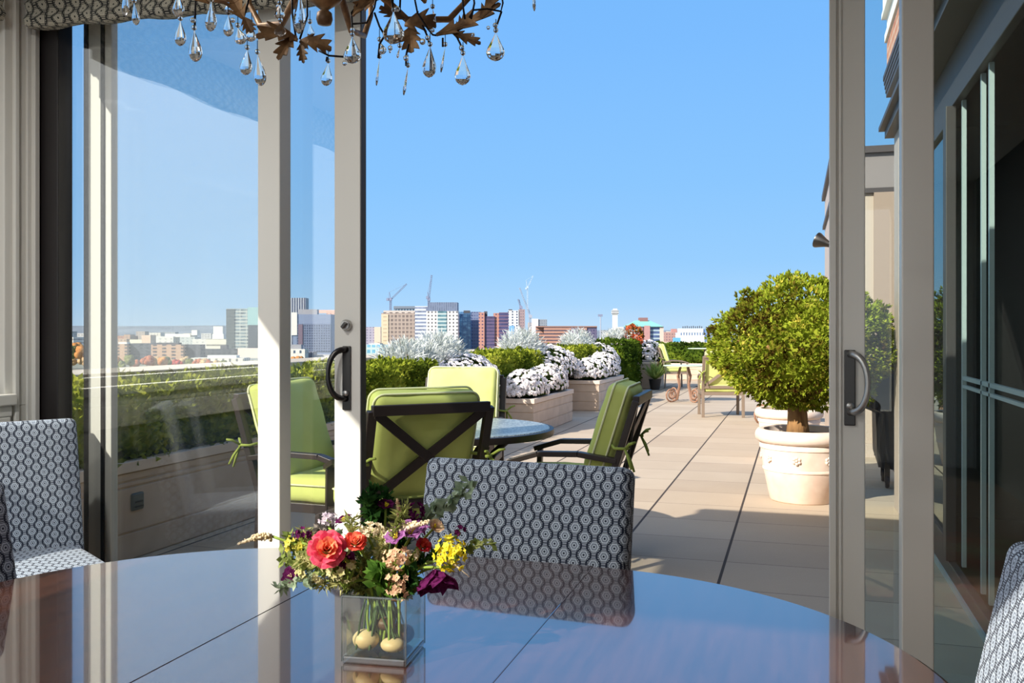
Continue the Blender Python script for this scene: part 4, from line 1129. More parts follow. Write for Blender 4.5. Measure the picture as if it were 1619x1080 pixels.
# hub: bowl and finial, stem and ceiling rose
c0 = C(513, 17)
MB().lathe([(.0,-.028),(.011,-.026),(.0135,-.018),(.012,-.008),(.006,-.003),(.012,.002),(.026,.012),(.036,.03),(.036,.045),(.02,.06),(.012,.075),(.018,.10),(.03,.12),(.018,.15),(.010,.18),(.010,.30)], 28, (c0.x, c0.y, c0.z+.004)).build('hub', GILT, chd, smooth=True)
MB().tube([(c0.x,c0.y,c0.z+.3),(c0.x,c0.y,2.69)], .006, 8).build('hanging_rod', DKIRON, chd)
MB().lathe([(.0,-.03),(.05,-.02),(.06,0),(.0,.0)], 24, (c0.x,c0.y,2.70)).build('ceiling_rose', GILT, chd, smooth='auto')
NA = 8
for i in range(NA):
    a_ = 2*PI*i/NA + .2; u = Vector((math.cos(a_), math.sin(a_), 0)); q = []
    for r, z in ((.02,.10),(.08,.045),(.16,.0),(.25,.02),(.30,.075),(.30,.12)): q.append(Vector((c0.x, c0.y, c0.z)) + u*r + Vector((0,0,z+.02)))
    arm = MB().tube(q, [.008,.007,.006,.006,.005,.005], 8).build('arm', GILT, chd, smooth=True)
    e = q[-1]
    MB().lathe([(0,0),(.02,.004),(.03,.012),(.026,.014),(.011,.012),(.011,.08),(0,.08)], 14, tuple(e)).build('candle_cup', GILT, arm, smooth='auto')
def oakleaf(a, b, w, curl, up, label=None, lob=3.5):
    """jagged gilt leaf from a to b"""
    a = Vector(a); b = Vector(b); d = b-a; L = d.length; d = d.normalized(); up = Vector(up); sd = d.cross(up).normalized(); up = sd.cross(d)
    n = 29; vs = []; fs = []
    for i in range(n):
        f = i/(n-1); s = (f*lob) % 1.0
        ww = w*(math.sin(PI*min(1,f*.82+.10))**.8)*(.34+.66*s**1.3)*(1 if i < n-1 else .02)
        c = a + d*L*f + up*curl*math.sin(PI*f)
        sweep = d*(ww*.55*s)
        for k, (u, zz) in enumerate(((-1,.25),(-.45,.06),(0,-.05),(.45,.06),(1,.25))):
            vs.append(c + sd*ww*u + sweep*abs(u) + up*(ww*zz*.8))
    m = len(vs)
    for i in range(n-1):
        for k in range(4): fs.append((i*5+k, i*5+k+1, (i+1)*5+k+1, (i+1)*5+k))
    vs2 = [v + up*.0016 for v in vs]
    MB().add(vs + vs2, fs + [tuple(j+m for j in reversed(f)) for f in fs]).build('leaf', GILT, chd)
    MB().tube([a, a+d*L*.5+up*(curl-.001), b], [.0022,.0018,.0008], 6).build('leaf_vein', GILT, chd, smooth=True)
Z = Vector((0,0,1)); TC = Vector((SY, -CY, .4))
for (x0,y0,x1,y1,dz0,dz1,w_,cu,up_) in (
    (470,62,405,60,.0,-.05,.026,.01,TC),(474,66,524,80,.0,.0,.022,.008,TC),(468,58,440,95,.0,-.05,.018,.006,TC),(476,70,480,100,.0,-.03,.011,.0,TC),
    (640,40,690,42,.05,.05,.028,.01,TC),(648,45,650,84,.05,.03,.024,.006,TC),(640,30,600,12,.05,.05,.018,.0,TC),
    (690,56,792,6,.05,.03,.020,-.006,TC),(715,52,760,70,.05,.04,.015,.0,TC),(722,50,742,22,.05,.05,.014,.0,TC),(760,30,795,-30,.03,.03,.016,.0,TC),
    (385,30,360,-15,-.05,-.05,.02,.0,TC),(386,28,398,52,-.05,-.05,.014,.0,TC),(330,5,300,-25,-.1,-.1,.02,.0,TC),(600,-5,560,15,.1,.1,.02,.0,TC),(672,5,660,-40,.1,.1,.02,.0,TC),
    (558,25,590,-12,.0,.02,.012,.0,TC),(560,-8,610,-40,-.03,-.03,.03,.0,TC),(440,-12,400,-40,.0,.0,.03,.0,TC),(250,-4,215,-20,-.1,-.1,.02,.0,TC)):
    oakleaf(C(x0,y0,dz0), C(x1,y1,dz1), w_, cu, up_)
# wires that carry the drops
for pts in ([(468,60),(462,20),(462,-30)],[(474,62),(486,25),(484,-30)],[(504,80),(520,88),(545,90),(556,88),(557,60),(556,20),(575,-5)],[(556,38),(580,36),(592,12),(598,-20)],[(592,20),(600,42),(606,52)],
            [(690,56),(684,55),(676,45),(660,20),(650,-30)],[(742,28),(748,16),(770,14),(792,18),(795,5),(790,-30)],[(735,30),(732,10),(730,-30)],[(745,30),(750,5),(745,-30)],[(386,25),(392,5),(396,-30)],[(308,45),(309,10),(312,-30)],[(632,20),(634,-30)],
            [(622,22),(618,-20)],[(784,44),(793,18)],[(731,80),(728,70),(722,58)],[(679,72),(676,58),(668,40)],[(700,74),(700,60)],[(642,104),(642,88),(646,70)],[(598,92),(600,70),(612,50)],[(516,97),(517,90)],[(557,56),(557,40)],[(844,-2),(846,-40)]):
    MB().tube([C(x, y, .02) for x, y in pts], .0017, 6).build('wire', DKIRON, chd, smooth=True)
def drop(px, y0, y1, w, dz, flat=False):
    top = C(px[0], y0, dz); bot = C(px[1], y1, dz); Lh = (top-bot).length; r = w/2/F*(CZ+dz)
    prof = [(0,0),(.42*r,.035*Lh),(.78*r,.12*Lh),(.97*r,.24*Lh),(r,.33*Lh),(.88*r,.46*Lh),(.62*r,.62*Lh),(.36*r,.79*Lh),(.16*r,.92*Lh),(.07*r,Lh)]
    ax = (top-bot).normalized(); M = Matrix.Translation(bot) @ frame(ax)
    S = Matrix.Diagonal((1,.42,1,1)) if not flat else Matrix.Diagonal((.5,1.5,1,1))
    # turn the flat side to the room
    xa = Vector((CY, SY, 0)); xa = (xa - ax*xa.dot(ax)).normalized(); ya = ax.cross(xa)
    M = Matrix(((xa.x,ya.x,ax.x,bot.x),(xa.y,ya.y,ax.y,bot.y),(xa.z,ya.z,ax.z,bot.z),(0,0,0,1)))
    o = MB().lathe(prof, 12, M=M @ S).build('crystal_drop', CRYS, chd, smooth=not True)
    MB().ball(tuple(top + Vector((0,0,.004))), .0042, 8, 6).build('bead', CRYS, o, smooth=True)
    MB().tube([top+Vector((0,0,.0)), top+Vector((0,0,.022))], .0007, 4).build('hook', DKIRON, o)
for a_ in (((199,198),-25,26,12,-.1),((212,216),5,40,13,-.1),((282,282),-12,27,19,-.08),((285,285),33,73,19,-.05),((307,310),48,98,22,-.1),((334,333),3,50,19,-.08),
           ((361,361),24,58,17,-.05),((376,383),44,70,20,-.05),((398,396),42,66,18,-.04),((391,388),79,119,20,-.05),((407,413),86,136,20,-.05),((474,473),-14,54,19,-.05),
           ((442,442),8,30,17,-.04),((443,443),35,58,19,-.04),((490,492),38,60,12,.0),((519,515),100,136,18,.05),((557,557),58,101,28,-.05),
           ((622,622),19,70,34,-.03),((680,678),74,123,22,.0),((732,731),88,135,25,-.03),((784,783),52,97,29,-.04),((362,362),0,22,14,-.05),((600,606),66,86,14,.05)):
    drop(*a_)
for a_ in (((600,595),93,136,8,.06),((645,638),107,151,10,.04),((704,697),74,115,9,.05),((843,845),-20,18,11,.03),((632,628),76,92,8,.03),((618,616),70,84,8,.03),((684,688),14,36,9,.06)):
    drop(*a_, flat=True)
for (x,y,r) in ((642,92,9),(604,80,10),(668,66,10),(730,76,9),(617,76,8),(628,14,9),(376,10,9),(545,100,8),(557,47,8),(783,40,8),(305,32,9),(440,10,8),(676,60,8),(684,48,7),(748,55,6),(772,44,6),(368,32,8)):
    MB().ball(tuple(C(x,y,.0)), r/2/F*CZ, 10, 8).build('bead', CRYS, chd, smooth=True)
# ================================================================== the city beyond the river
GZ = -30.0
GRP = 'city buildings across the river'
def bld(x0, x1, ytop, z, dep, m, label, rot=0.0, parts=(), name='office_building', ybase=None, cat='building', body='facade'):
    """front spans pixels x0..x1 at depth z; parts: (name, x0, x1, ytop, ybot, forward offset, depth, material)"""
    k = z/F; cx = (x0+x1)/2; base = P(cx, HOR, z); base.z = GZ
    t = thing(name, label, cat, base, YAW+rot)
    hh = lambda y: EYE - (y-HOR)*k - GZ
    w = (x1-x0)*k/2
    MB().box(-w, w, 0, dep, 0, hh(ytop)).build(body, m, t)
    for p in parts:
        pn, a, b, yt, yb, fo, dp, pm = p
        MB().box((a-cx)*k, (b-cx)*k, -fo, -fo+dp, hh(yb), hh(yt)).build(pn, pm, t)
    return t, k, cx, hh
g = lambda n, *c: mat(n, *c)
GREYR = mat('roof_grey', (150,150,156), .8); PALE = mat('pale_building', (206,200,190), .8); WHITEB = mat('white_building', (216,214,208), .8)
DKR = mat('dark_roof', (74,76,84), .8); BRICKB = facade('brick_bands', (190,144,126), (92,80,92), 400, 3.6, 1.0, .42)
# ---- left of the doors, across the marina
bld(40, 116, 533, 1150, 30, facade('white_bands', (246,240,230), (176,172,170), 400, 4.5, 1, .35), 'white banded low building at the far left across the river, above autumn trees', parts=(('penthouse',85,107,527,533,-5,12,PALE),))
bld(150, 200, 536, 1500, 30, facade('tan_small', (206,176,150), (150,130,120), 6, 4.5, .5, .5), 'tan apartment block behind the narrow left stile of the glass door')
bld(196, 206, 529, 1600, 20, facade('tan_small2', (196,160,136), (150,130,120), 6, 4.5, .5, .5), 'slim tan block rising left above the first brick slab')
bld(184, 208, 531, 1700, 30, facade('rust_small', (190,140,116), (120,100,100), 5, 4.5, .5, .4), 'rust brick building in the distance above the first brick slab')
s1 = facade('slab_windows', (204,168,140), (96,92,96), 9.0, 3.2, .45, .55)
DKS = facade('slab_shaded', (92,96,106), (70,76,86), 6, 3.2, .5, .5)  # side of the slabs away from the sun, shade put into the colour
bld(180, 201, 544, 900, 14, s1, 'tan brick apartment slab, first from the left, with its shaded side painted dark', parts=(('shaded_side',200,241,543,598,-8,14,DKS),('roof_plant',184,198,541,544,-4,8,WHITEB)), name='apartment_building')
bld(239, 290, 545, 880, 14, s1, 'tan brick apartment slab, second from the left, with its shaded side painted dark on the right', parts=(('shaded_side',289,313,545,598,-7,14,DKS),('roof_plant',244,280,542,545,-4,8,DKR)), name='apartment_building')
bld(224, 238, 530, 1300, 20, mat('peach_block', (214,186,164), .8), 'peach stair tower between the two brick slabs')
bld(205, 226, 537, 1350, 20, mat('cream_low', (226,220,190), .8), 'low cream building behind the first brick slab')
cw = facade('campus_white', (232,230,222), (196,196,192), 9, 5, .4, .4)
bld(239, 274, 532, 1500, 30, cw, 'white campus building with stepped roof above the second brick slab', parts=(('upper_floor',258,298,528,533,-8,20,WHITEB),('stair_tower',300,309,522,530,-8,14,WHITEB)))
bld(274, 308, 533, 1600, 30, facade('campus_grey', (206,212,208), (176,186,186), 8, 5, .5, .5), 'pale grey campus building left of the stepped white one')
bld(304, 326, 536, 1450, 30, cw, 'small white building just left of the white stepped office')
bld(326, 358, 536, 1250, 30, facade('cream_band', (236,232,214), (150,146,136), 400, 9, 1, .25), 'cream stepped office left of the dark glass tower', parts=(('upper_floor',334,352,528,536,-4,16,WHITEB),('penthouse',335,350,516,528,-6,12,WHITEB)))
bld(312, 380, 552, 980, 20, facade('dark_low', (84,90,98), (62,70,80), 6, 4, .6, .5), 'long dark low building below the glass tower', parts=(('roof_plant',346,356,546,552,-5,8,DKR),))
tw = facade('glass_tower', (196,200,192), (72,88,98), 8.0, 4.2, .9, .6, .08, (130,152,158))
bld(358, 412, 488, 1150, 34, tw, 'dark glass tower left of the white door stile', parts=(('side_bay',393,412,514,600,2.5,10,facade('dark_bay', (66,76,90), (48,58,72), 3, 4.2, .5, .6)),('crown',392,412,486,514,1.5,10,mat('teal_glass', (140,178,178), .1)),('dark_edge',358,371,489,600,1.0,6,facade('edge_bands', (84,96,96), (64,74,80), 400, 4.2, 1, .5))), name='glass_tower')
lw = facade('low_white_hall', (238,234,222), (130,130,130), 6, 9, .3, .5)
bld(302, 386, 566, 800, 18, lw, 'long low white hall by the marina', parts=(('upper_floor',326,372,562,566,-3,10,WHITEB),))
bld(376, 440, 551, 850, 20, mat('pinkish_hall', (232,206,192), .8), 'pale pink low hall beside the white door stile', parts=(('front_wing',384,440,566,584,4,10,facade('grey_wing', (170,176,178), (120,128,134), 5, 4, .5, .5)),))
# ---- between the two white stiles
bld(455, 483, 471, 1900, 30, facade('striped_tower', (190,196,206), (76,84,110), 5.0, 400, .55, 1), 'grey tower with dark vertical stripes between the white door stiles', name='striped_tower')
bld(463, 523, 497, 1300, 30, mat('slate_blue_panel', (120,134,162), .5), 'slate blue glass block between the white door stiles', parts=(('lower_front',469,523,512,556,1,4,facade('slate_windows', (120,134,162), (76,88,116), 3.4, 3.6, .55, .6)),('bronze_bay',472,479,513,545,2,4,mat('plum_panel', (112,96,112), .5)),('white_edge',461,470,494,530,1.5,4,WHITEB),('roof_plant',470,500,489,497,-6,12,GREYR)))
bld(516, 532, 492, 1420, 24, facade('salmon_block', (226,186,170), (190,150,140), 6, 4, .4, .4), 'salmon coloured block edging the slate blue one', parts=(('roof_plant',502,530,490,495,-6,10,mat('salmon_roof', (214,170,156), .8)),))
bld(452, 482, 552, 900, 16, facade('white_house_windows', (244,240,230), (96,110,130), 6, 7, .35, .4), 'white low building above the orange trees between the stiles', parts=(('upper_floor',458,475,545,552,-3,8,GREYR),))
bld(482, 496, 556, 920, 16, facade('grey_low_windows', (150,154,170), (110,114,132), 3, 400, .5, 1), 'grey striped low building beside the white one')
bld(494, 528, 561, 940, 14, facade('white_bands2', (236,230,224), (180,176,178), 400, 4, 1, .4), 'long white banded low building at the foot of the slate block')
# ---- open doorway
bld(570, 592, 517, 1700, 24, facade('lilac_block', (176,172,190), (140,138,160), 6, 5, .5, .5), 'lilac-grey block at the left edge of the open doorway', parts=(('front_bay',592,602,517,545,2,20,mat('cream_bay', (206,184,166), .8)),))
bld(560, 616, 545, 950, 18, facade('teal_low', (196,214,214), (104,152,174), 5, 6, .7, .6, .1), 'low teal glass building by the dark door edge', parts=(('roof_plant',583,600,543,545,-3,8,WHITEB),))
bld(619, 645, 548, 980, 18, facade('teal_low2', (206,216,214), (110,140,150), 5, 6, .6, .6, .1), 'second low teal building, partly behind the silver shrub')
cn = facade('concrete_frame', (180,164,154), (128,116,112), 5.0, 5.2, .62, .62, .6)
t, k, cx, hh = bld(603, 657, 495, 1200, 40, cn, 'unfinished concrete tower with a crane on top', parts=(('corner_bay',603,614,497,560,.8,6,facade('concrete_corner', (220,204,176), (190,172,146), 8, 5.2, .6, .3, .6)),('upper_floor',606,657,491,497,-1,30,facade('open_floor', (206,196,188), (96,84,84), 8, 30, .5, .6, .6)),('top_frame',622,657,484,488,-2,24,mat('steel_deck', (110,120,134), .6))), name='unfinished_tower')
mb = MB()
for i in range(8): x = (623+i*4.7-cx)*k; mb.box(x-.6, x+.6, 3, 4.2, hh(495), hh(485)); mb.box(x-.6, x+.6, 20, 21.2, hh(495), hh(485))
mb.build('columns', mat('steel_deck', (110,120,134), .6), t)
bld(656, 677, 484, 1150, 30, facade('white_bands3', (214,220,232), (136,146,170), 400, 4.6, 1, .5), 'pale blue banded tower right of the unfinished one', name='banded_tower')
WT = facade('white_grid', (248,246,238), (104,104,112), 4.2, 4.2, .45, .5)
t, k, cx, hh = bld(674, 724, 492, 1080, 30, WT, 'white gridded tower with grey metal crown, centre of the skyline', parts=(('glass_bay',692,706,492,560,.8,6,facade('bay_glass', (190,206,206), (96,134,146), 400, 4.4, 1, .55, .1)),('crown',677,723,478,492,-.5,26,facade('crown_ribs', (128,140,164), (108,120,146), 2.6, 400, .5, 1, .4)),('crown_side',673,679,485,492,-4,20,mat('slate_metal', (104,114,138), .5))), name='gridded_tower')
bld(725, 744, 493, 1120, 30, facade('blue_glass', (96,140,184), (60,100,146), 6, 5, .85, .8, .06, (122,178,212)), 'bright blue glass office right of the white gridded tower', parts=(('crown',733,743,491,495,.5,8,DKR),))
bld(744, 760, 493, 1160, 30, facade('grey_glass', (128,140,172), (96,108,146), 3, 4, .6, .5, .1), 'grey-blue office between the blue glass and brick towers')
bt_ = facade('brick_grid', (196,144,130), (106,88,110), 4.0, 4.0, .5, .42)
bld(757, 766, 494, 1080, 30, bt_, 'red-brown brick tower with two faces painted as shaded, right of the blue office', parts=(('shaded_front',765,782,500,565,-2,20,facade('shaded_brick', (104,90,124), (76,72,106), 400, 4, 1, .45)),('middle_wing',780,790,495,560,-4,24,bt_),('right_front',789,804,494,560,-1,30,facade('shaded_brick_right', (116,96,124), (72,72,112), 400, 4, 1, .55)),('roof_plant',765,770,492,500,-8,8,DKR)), name='brick_tower')  # darker brick faces carry the shade of the sunless side in their colour
bld(803, 820, 491, 1250, 30, facade('white_slim', (240,242,244), (92,102,124), 6, 3.8, .35, .6), 'white slim tower at the foot of the pale crane', parts=(('side_wing',820,830,489,560,-1,24,facade('mauve_wing', (172,150,152), (120,108,120), 3, 4, .4, .4)),('roof_plant',804,810,489,491,-6,8,DKR),('blue_base',805,813,515,560,1,6,mat('blue_panel', (120,168,214), .3))), name='slim_tower')
bld(841, 851, 504, 1700, 24, mat('pale_lilac_block', (214,206,210), .7), 'small pale block behind the low brick building', parts=(('grey_wing',851,865,505,520,-2,24,facade('grey_wing2', (150,158,170), (116,126,142), 4, 4, .5, .5)),))
bld(860, 928, 517, 1000, 36, BRICKB, 'long low brick building with dark window bands', parts=(('left_wing',848,862,517,556,-8,24,BRICKB),('dark_end',928,944,517,556,-1,36,facade('dark_end', (104,98,128), (82,80,112), 3.4, 3.6, .5, .5)),('dark_recess',903,914,519,545,.4,3,mat('plum_glass', (104,82,104), .3)),('roof_edge',848,944,515.6,517.4,.4,36.8,mat('brown_coping', (140,104,92), .8))), name='brick_building')
t, k, cx, hh = bld(969, 976.5, 497, 1300, 7, mat('white_tower_shaft', (214,214,208), .7), 'slim white control tower on the skyline', parts=(('cab',967.5,978,490.5,497,1,9,facade('cab_band', (226,226,222), (130,134,140), 400, 3, 1, .5)),('roof_plant',970,976,488,490.5,-1,5,WHITEB)), name='control_tower', body='shaft')
bld(976, 992, 517, 1500, 24, WHITEB, 'small white building at the foot of the control tower')
gb = facade('green_roof_front', (184,190,186), (104,124,140), 5, 4, .5, .5)
t, k, cx, hh = bld(992, 1048, 516, 1150, 40, facade('blue_band_front', (176,196,206), (86,104,146), 400, 5, 1, .6), 'brick and glass building with a turquoise pitched roof', parts=(('brick_bay',1008,1017,516,560,2,6,mat('plum_brick', (124,94,104), .7)),('brick_bay',1018,1027,515,560,4,6,mat('mauve_brick', (176,134,132), .7)),('left_front',993,1008,517,560,1,6,gb),('roof_plant',1014,1027,502,511,-14,14,mat('brown_plant', (134,98,96), .7)),('corner_pier',1043,1049,516,560,1,4,mat('tan_pier', (206,186,172), .7))), name='green_roofed_building')
w = 29*k; z0 = hh(516.5); z1 = hh(506.5)
MB().add([(-w,-3,z0),(w,-3,z0),(w,43,z0),(-w,43,z0),(-w*.45,17,z1),(w*.35,17,z1)], [(0,1,5,4),(1,2,5),(2,3,4,5),(3,0,4),(0,3,2,1)]).build('roof', mat('turquoise_copper', (128,184,174), .6), t)
x = (1002-cx)*k; MB().add([(x-5,-2.9,z0),(x+5,-2.9,z0),(x,-2.9,hh(509)),(x-5,10,z0),(x+5,10,z0),(x,10,hh(509))], [(0,1,2),(5,4,3),(0,2,5,3),(2,1,4,5)]).build('gable', mat('turquoise_copper', (150,204,194), .6), t)
bld(1050, 1074, 525, 1300, 20, facade('pink_block', (190,152,144), (150,120,124), 4, 4, .5, .5), 'dusty pink block right of the turquoise roof', parts=(('upper_floor',1063,1071,520,525,-3,10,mat('pink_up', (176,130,124), .7)),))
bld(1066, 1076, 534, 1050, 10, mat('bright_blue_box', (96,164,206), .5), 'small bright blue building left of the white finned office')
t, k, cx, hh = bld(1075, 1114, 526, 1080, 30, facade('white_fins', (240,246,252), (104,128,170), 3.2, 24, .4, .55), 'white finned office with rooftop masts beside the potted tree', parts=(('upper_band',1078,1112,519.5,526,.4,28,mat('pale_blue_band', (216,232,246), .6)),('blue_end',1112,1122,520,560,-1,30,mat('blue_end_wall', (112,140,184), .5))), name='finned_office')
for i in range(10):
    x = (1081+i*3.3-cx)*k
    MB().box(x-.5, x+.5, 4, 5, hh(520), hh(516 - (i*7 % 3)*.4)).build('roof_mast', DKR, t)
# fill behind: low distant rows
rnd = random.Random(11)
cols = [(222,214,204),(206,206,206),(190,178,170),(232,226,216),(176,180,186)]
for i, (x, w_, y, z) in enumerate(((98,16,524,2100),(122,18,527,1900),(215,14,524,2200),(236,18,526,2100),(255,22,525,2300),(290,16,527,2000),(318,16,527,2200),(338,14,525,2400),(640,20,515,1800),(950,14,522,1900),(958,22,526,1700),(1000,10,522,1900),(835,10,510,1900),(1056,14,524,2000))):
    bld(x, x+w_, y, z, 24, facade('distant_%d' % (i % 5), cols[i % 5], tuple(int(c*.78) for c in cols[i % 5]), 7, 5, .5, .5),
        ['small distant block below the hills, first from the left','second small distant block from the left below the hills','pale distant block above the first brick slab','distant block above the peach stair tower','distant pale block above the second brick slab','distant block above the white campus roof','distant block left of the cream stepped office','distant block just behind the cream penthouse','distant block behind the unfinished tower','distant block right of the long brick building','distant low block left of the control tower','distant block behind the turquoise roof','distant block behind the pale crane mast','distant block above the dusty pink one'][i])
# ---- cranes
def lattice(mb, a, b, w, n):
    a = Vector(a); b = Vector(b); d = (b-a); u = d.normalized(); s = u.cross(Vector((0,1,0))).normalized(); v = u.cross(s)
    cs = [(s*i+v*j)*w/2 for i, j in ((-1,-1),(1,-1),(1,1),(-1,1))]
    for c in cs: mb.tube([a+c, b+c], w*.11, 4)
    for i in range(n):
        p = a + d*(i/n); q = a + d*((i+1)/n)
        for j in range(4): mb.tube([p+cs[j], q+cs[(j+1) % 4]], w*.08, 4)
def crane(xm, yb, yt, jib, z, m, label, name='tower_crane', w=2.2, back=None):
    k = z/F; base = P(xm, yb, z); t = thing(name, label, 'crane', base, YAW); h = (yb-yt)*k
    mb = MB(); lattice(mb, (0,0,0), (0,0,h), w, 12); mb.build('mast', m, t)
    mb = MB(); e = Vector(((jib[0]-xm)*k, 0, (yb-jib[1])*k)); lattice(mb, (0,0,h), e, w*.7, 14); mb.build('jib', m, t)
    MB().box(-w*.8, w*.8, -w*.8, w*.8, h-w*.6, h+w*1.2).build('cab', m, t)
    b_ = back or (xm-4, yt-2); q = Vector(((b_[0]-xm)*k, 0, (yb-b_[1])*k))
    mb = MB(); mb.tube([(0,0,h), q], w*.25, 4); mb.box(q.x-w*.9, q.x+w*.5, -w, w, q.z-w, q.z+w*.6); mb.build('counterweight', m, t)
    ap = Vector((-(2*k), 0, h+12*k)); mb = MB(); mb.tube([(0,0,h), ap], w*.2, 4); mb.tube([ap, e], w*.06, 4); mb.tube([ap, q], w*.06, 4); mb.build('apex_and_stays', m, t)
CR1 = mat('crane_grey', (124,132,158), .6); CR2 = mat('crane_pale', (156,162,178), .6)
crane(617.5, 491, 474, (643, 449), 1215, CR1, 'grey luffing crane on top of the unfinished tower, jib up to the right', back=(613.5, 473))
crane(678, 486, 474, (682.5, 435), 1130, CR1, 'grey crane with steep jib above the white gridded tower', back=(676.5, 470))
crane(823, 489.2, 486, (819, 473), 1262, CR1, 'short dark crane jib on the white slim tower', back=(825, 486))
crane(838, 520, 501, (821.5, 455), 1400, CR2, 'pale tall crane leaning to the left behind the low brick building', back=(840, 500), w=2.6)
crane(834, 490, 455, (843, 436), 1900, mat('crane_white', (178,192,210), .6), 'faint white crane highest at the middle of the skyline', back=(832, 456), w=2.2)
t = thing('light_mast', 'thin stadium light mast right of the low brick building', 'light mast', P(949.5, 540, 1500), YAW)
k = 1500/F; MB().tube([(0,0,0),(0,0,42*k)], .9, 6).build('pole', CR2, t)
MB().box(-4*k, 3.2*k, -1, 1, 39.5*k, 43*k).build('lamp_frame', CR1, t)
# ---- autumn trees along the far bank
def tree_mesh(m, seed):
    rnd = random.Random(seed); mb = MB()
    for i in range(9):
        d = rdir(rnd); r = rnd.uniform(2.2,3.4); c = Vector((d.x*3.2, d.y*3.2, 6.4+d.z*2.4)); s0 = len(mb.v)
        mb.ball(tuple(c), r, 9, 6)
        for j in range(s0, len(mb.v)):
            v = Vector(mb.v[j]); q = 1+.22*noise.noise(v*.9); mb.v[j] = tuple(c+(v-c)*q)
    return mb
PAL = {'orange': [(176,112,60),(206,142,84),(226,170,110)], 'olive': [(96,104,60),(124,128,76),(150,150,94)], 'rust': [(150,90,66),(180,112,84),(200,134,104)], 'tan': [(170,140,100),(196,166,124),(214,186,146)], 'crimson': [(146,56,56),(176,76,72),(190,100,90)]}
protos = {}
rt = random.Random(5)
TW = ['first','second','third','fourth','fifth','sixth','seventh','eighth','ninth','tenth','eleventh','twelfth','thirteenth','fourteenth','fifteenth','sixteenth','seventeenth','eighteenth','nineteenth','twentieth','twenty-first','twenty-second','twenty-third','twenty-fourth','twenty-fifth','twenty-sixth','twenty-seventh','twenty-eighth','twenty-ninth','thirtieth']
tl = [(96,576,1.0,'rust'),(103,557,1.1,'olive'),(104,579,1.0,'orange'),(112,566,1.2,'olive'),(113,577,.9,'tan'),(121,560,1.2,'orange'),(128,568,1.3,'orange'),(133,578,1.0,'tan'),(186,579,.9,'orange'),(193,582,.7,'olive'),(206,577,1.0,'olive'),(213,580,.8,'rust'),(232,577,1.0,'rust'),(238,579,.9,'orange'),(249,578,.9,'tan'),(256,579,.9,'orange'),(264,578,.9,'olive'),(278,580,.8,'crimson'),(284,580,.7,'crimson'),(292,578,.9,'tan'),(300,580,.8,'olive'),(312,579,.8,'rust'),(322,580,.8,'tan'),(331,580,.8,'rust'),(343,581,.7,'tan'),(354,581,.7,'olive'),(466,575,.7,'orange'),(474,575,.75,'orange'),(483,576,.6,'orange'),(496,577,.55,'tan'),(508,577,.5,'orange')]
cnt = 0
lab_c = {'orange':'orange','olive':'olive green','rust':'rust brown','tan':'tan','crimson':'crimson'}
num = {}
for (px, py, s, c) in tl:
    z = 762 + (16*(sum(num.values()) % 3) if px < 300 else 0) + rt.uniform(-2,2)
    if c not in protos:
        t = thing('autumn_tree', '', 'tree', (0,0,0), 0, 'autumn trees along the far river bank')
        tree_mesh(c, len(protos)+3).build('crown', leafmat('autumn_'+c, PAL[c], .25, .1, 1.5), t, smooth=True)
        MB().tube([(0,0,0),(0,0,6)], [.5,.3], 6).build('trunk', BARK, t)
        protos[c] = t; o = t
    else: o = copy_tree(protos[c])
    num[c] = num.get(c, 0)
    b_ = P(px, py, z); sc = s*.92
    o.location = (b_.x, b_.y, b_.z - 2.0*sc); o.rotation_euler = (0,0,rt.uniform(0,6)); o.scale = (sc,sc,sc)
    o['label'] = '%s %s autumn tree from the left on the far river bank' % (TW[num[c]], lab_c[c]); num[c] += 1
# wooded rise that carries the trees, river, hills
def sheet(name, pts, m):
    o = MB().add(pts, [tuple(range(len(pts)))]).build(name, m); struct(o); return o
mb = MB(); a, b_ = P(-900, HOR, 730), P(2600, HOR, 730); c, d = P(2600, HOR, 9000), P(-900, HOR, 9000)
sheet('ground', [(q.x,q.y,GZ) for q in (a,b_,c,d)], mat('city_ground', (150,146,132), .9, 0, (120,124,104), .01))
a, b_ = P(-2500, HOR, 60), P(4200, HOR, 60); c, d = P(2600, HOR, 730), P(-900, HOR, 730)
m, nt, out = newmat('river_water')
bw = princ(nt, out, srgb(126,146,170), .12); bump(nt, bw, nz(nt, mscale(nt, coords(nt), (.3,.3,.3)), 2.0, 3), .25, .4)
sheet('river', [(q.x,q.y,GZ-.5) for q in (a,b_,c,d)], m)
mb = MB(); rh = random.Random(2); vs = []; n = 90
for i in range(n+1):
    px = -1200 + 4200*i/n; y = 516.5 - 1.6*noise.noise(Vector((i*.35,0,0))) - (1.2 if px < 420 else -6 if px > 560 else 0)
    p = P(px, y, 5200); q = P(px, HOR, 4400); r = P(px, HOR, 6200)
    vs += [(q.x,q.y,GZ), (p.x,p.y,p.z), (r.x,r.y,GZ)]
mb.add(vs, [(i*3+k, i*3+3+k, i*3+4+k, i*3+1+k) for i in range(n) for k in (0,1)])
struct(mb.build('hills', mat('wooded_hills', (132,140,148), .95, 0, (104,114,122), .006), smooth=True))
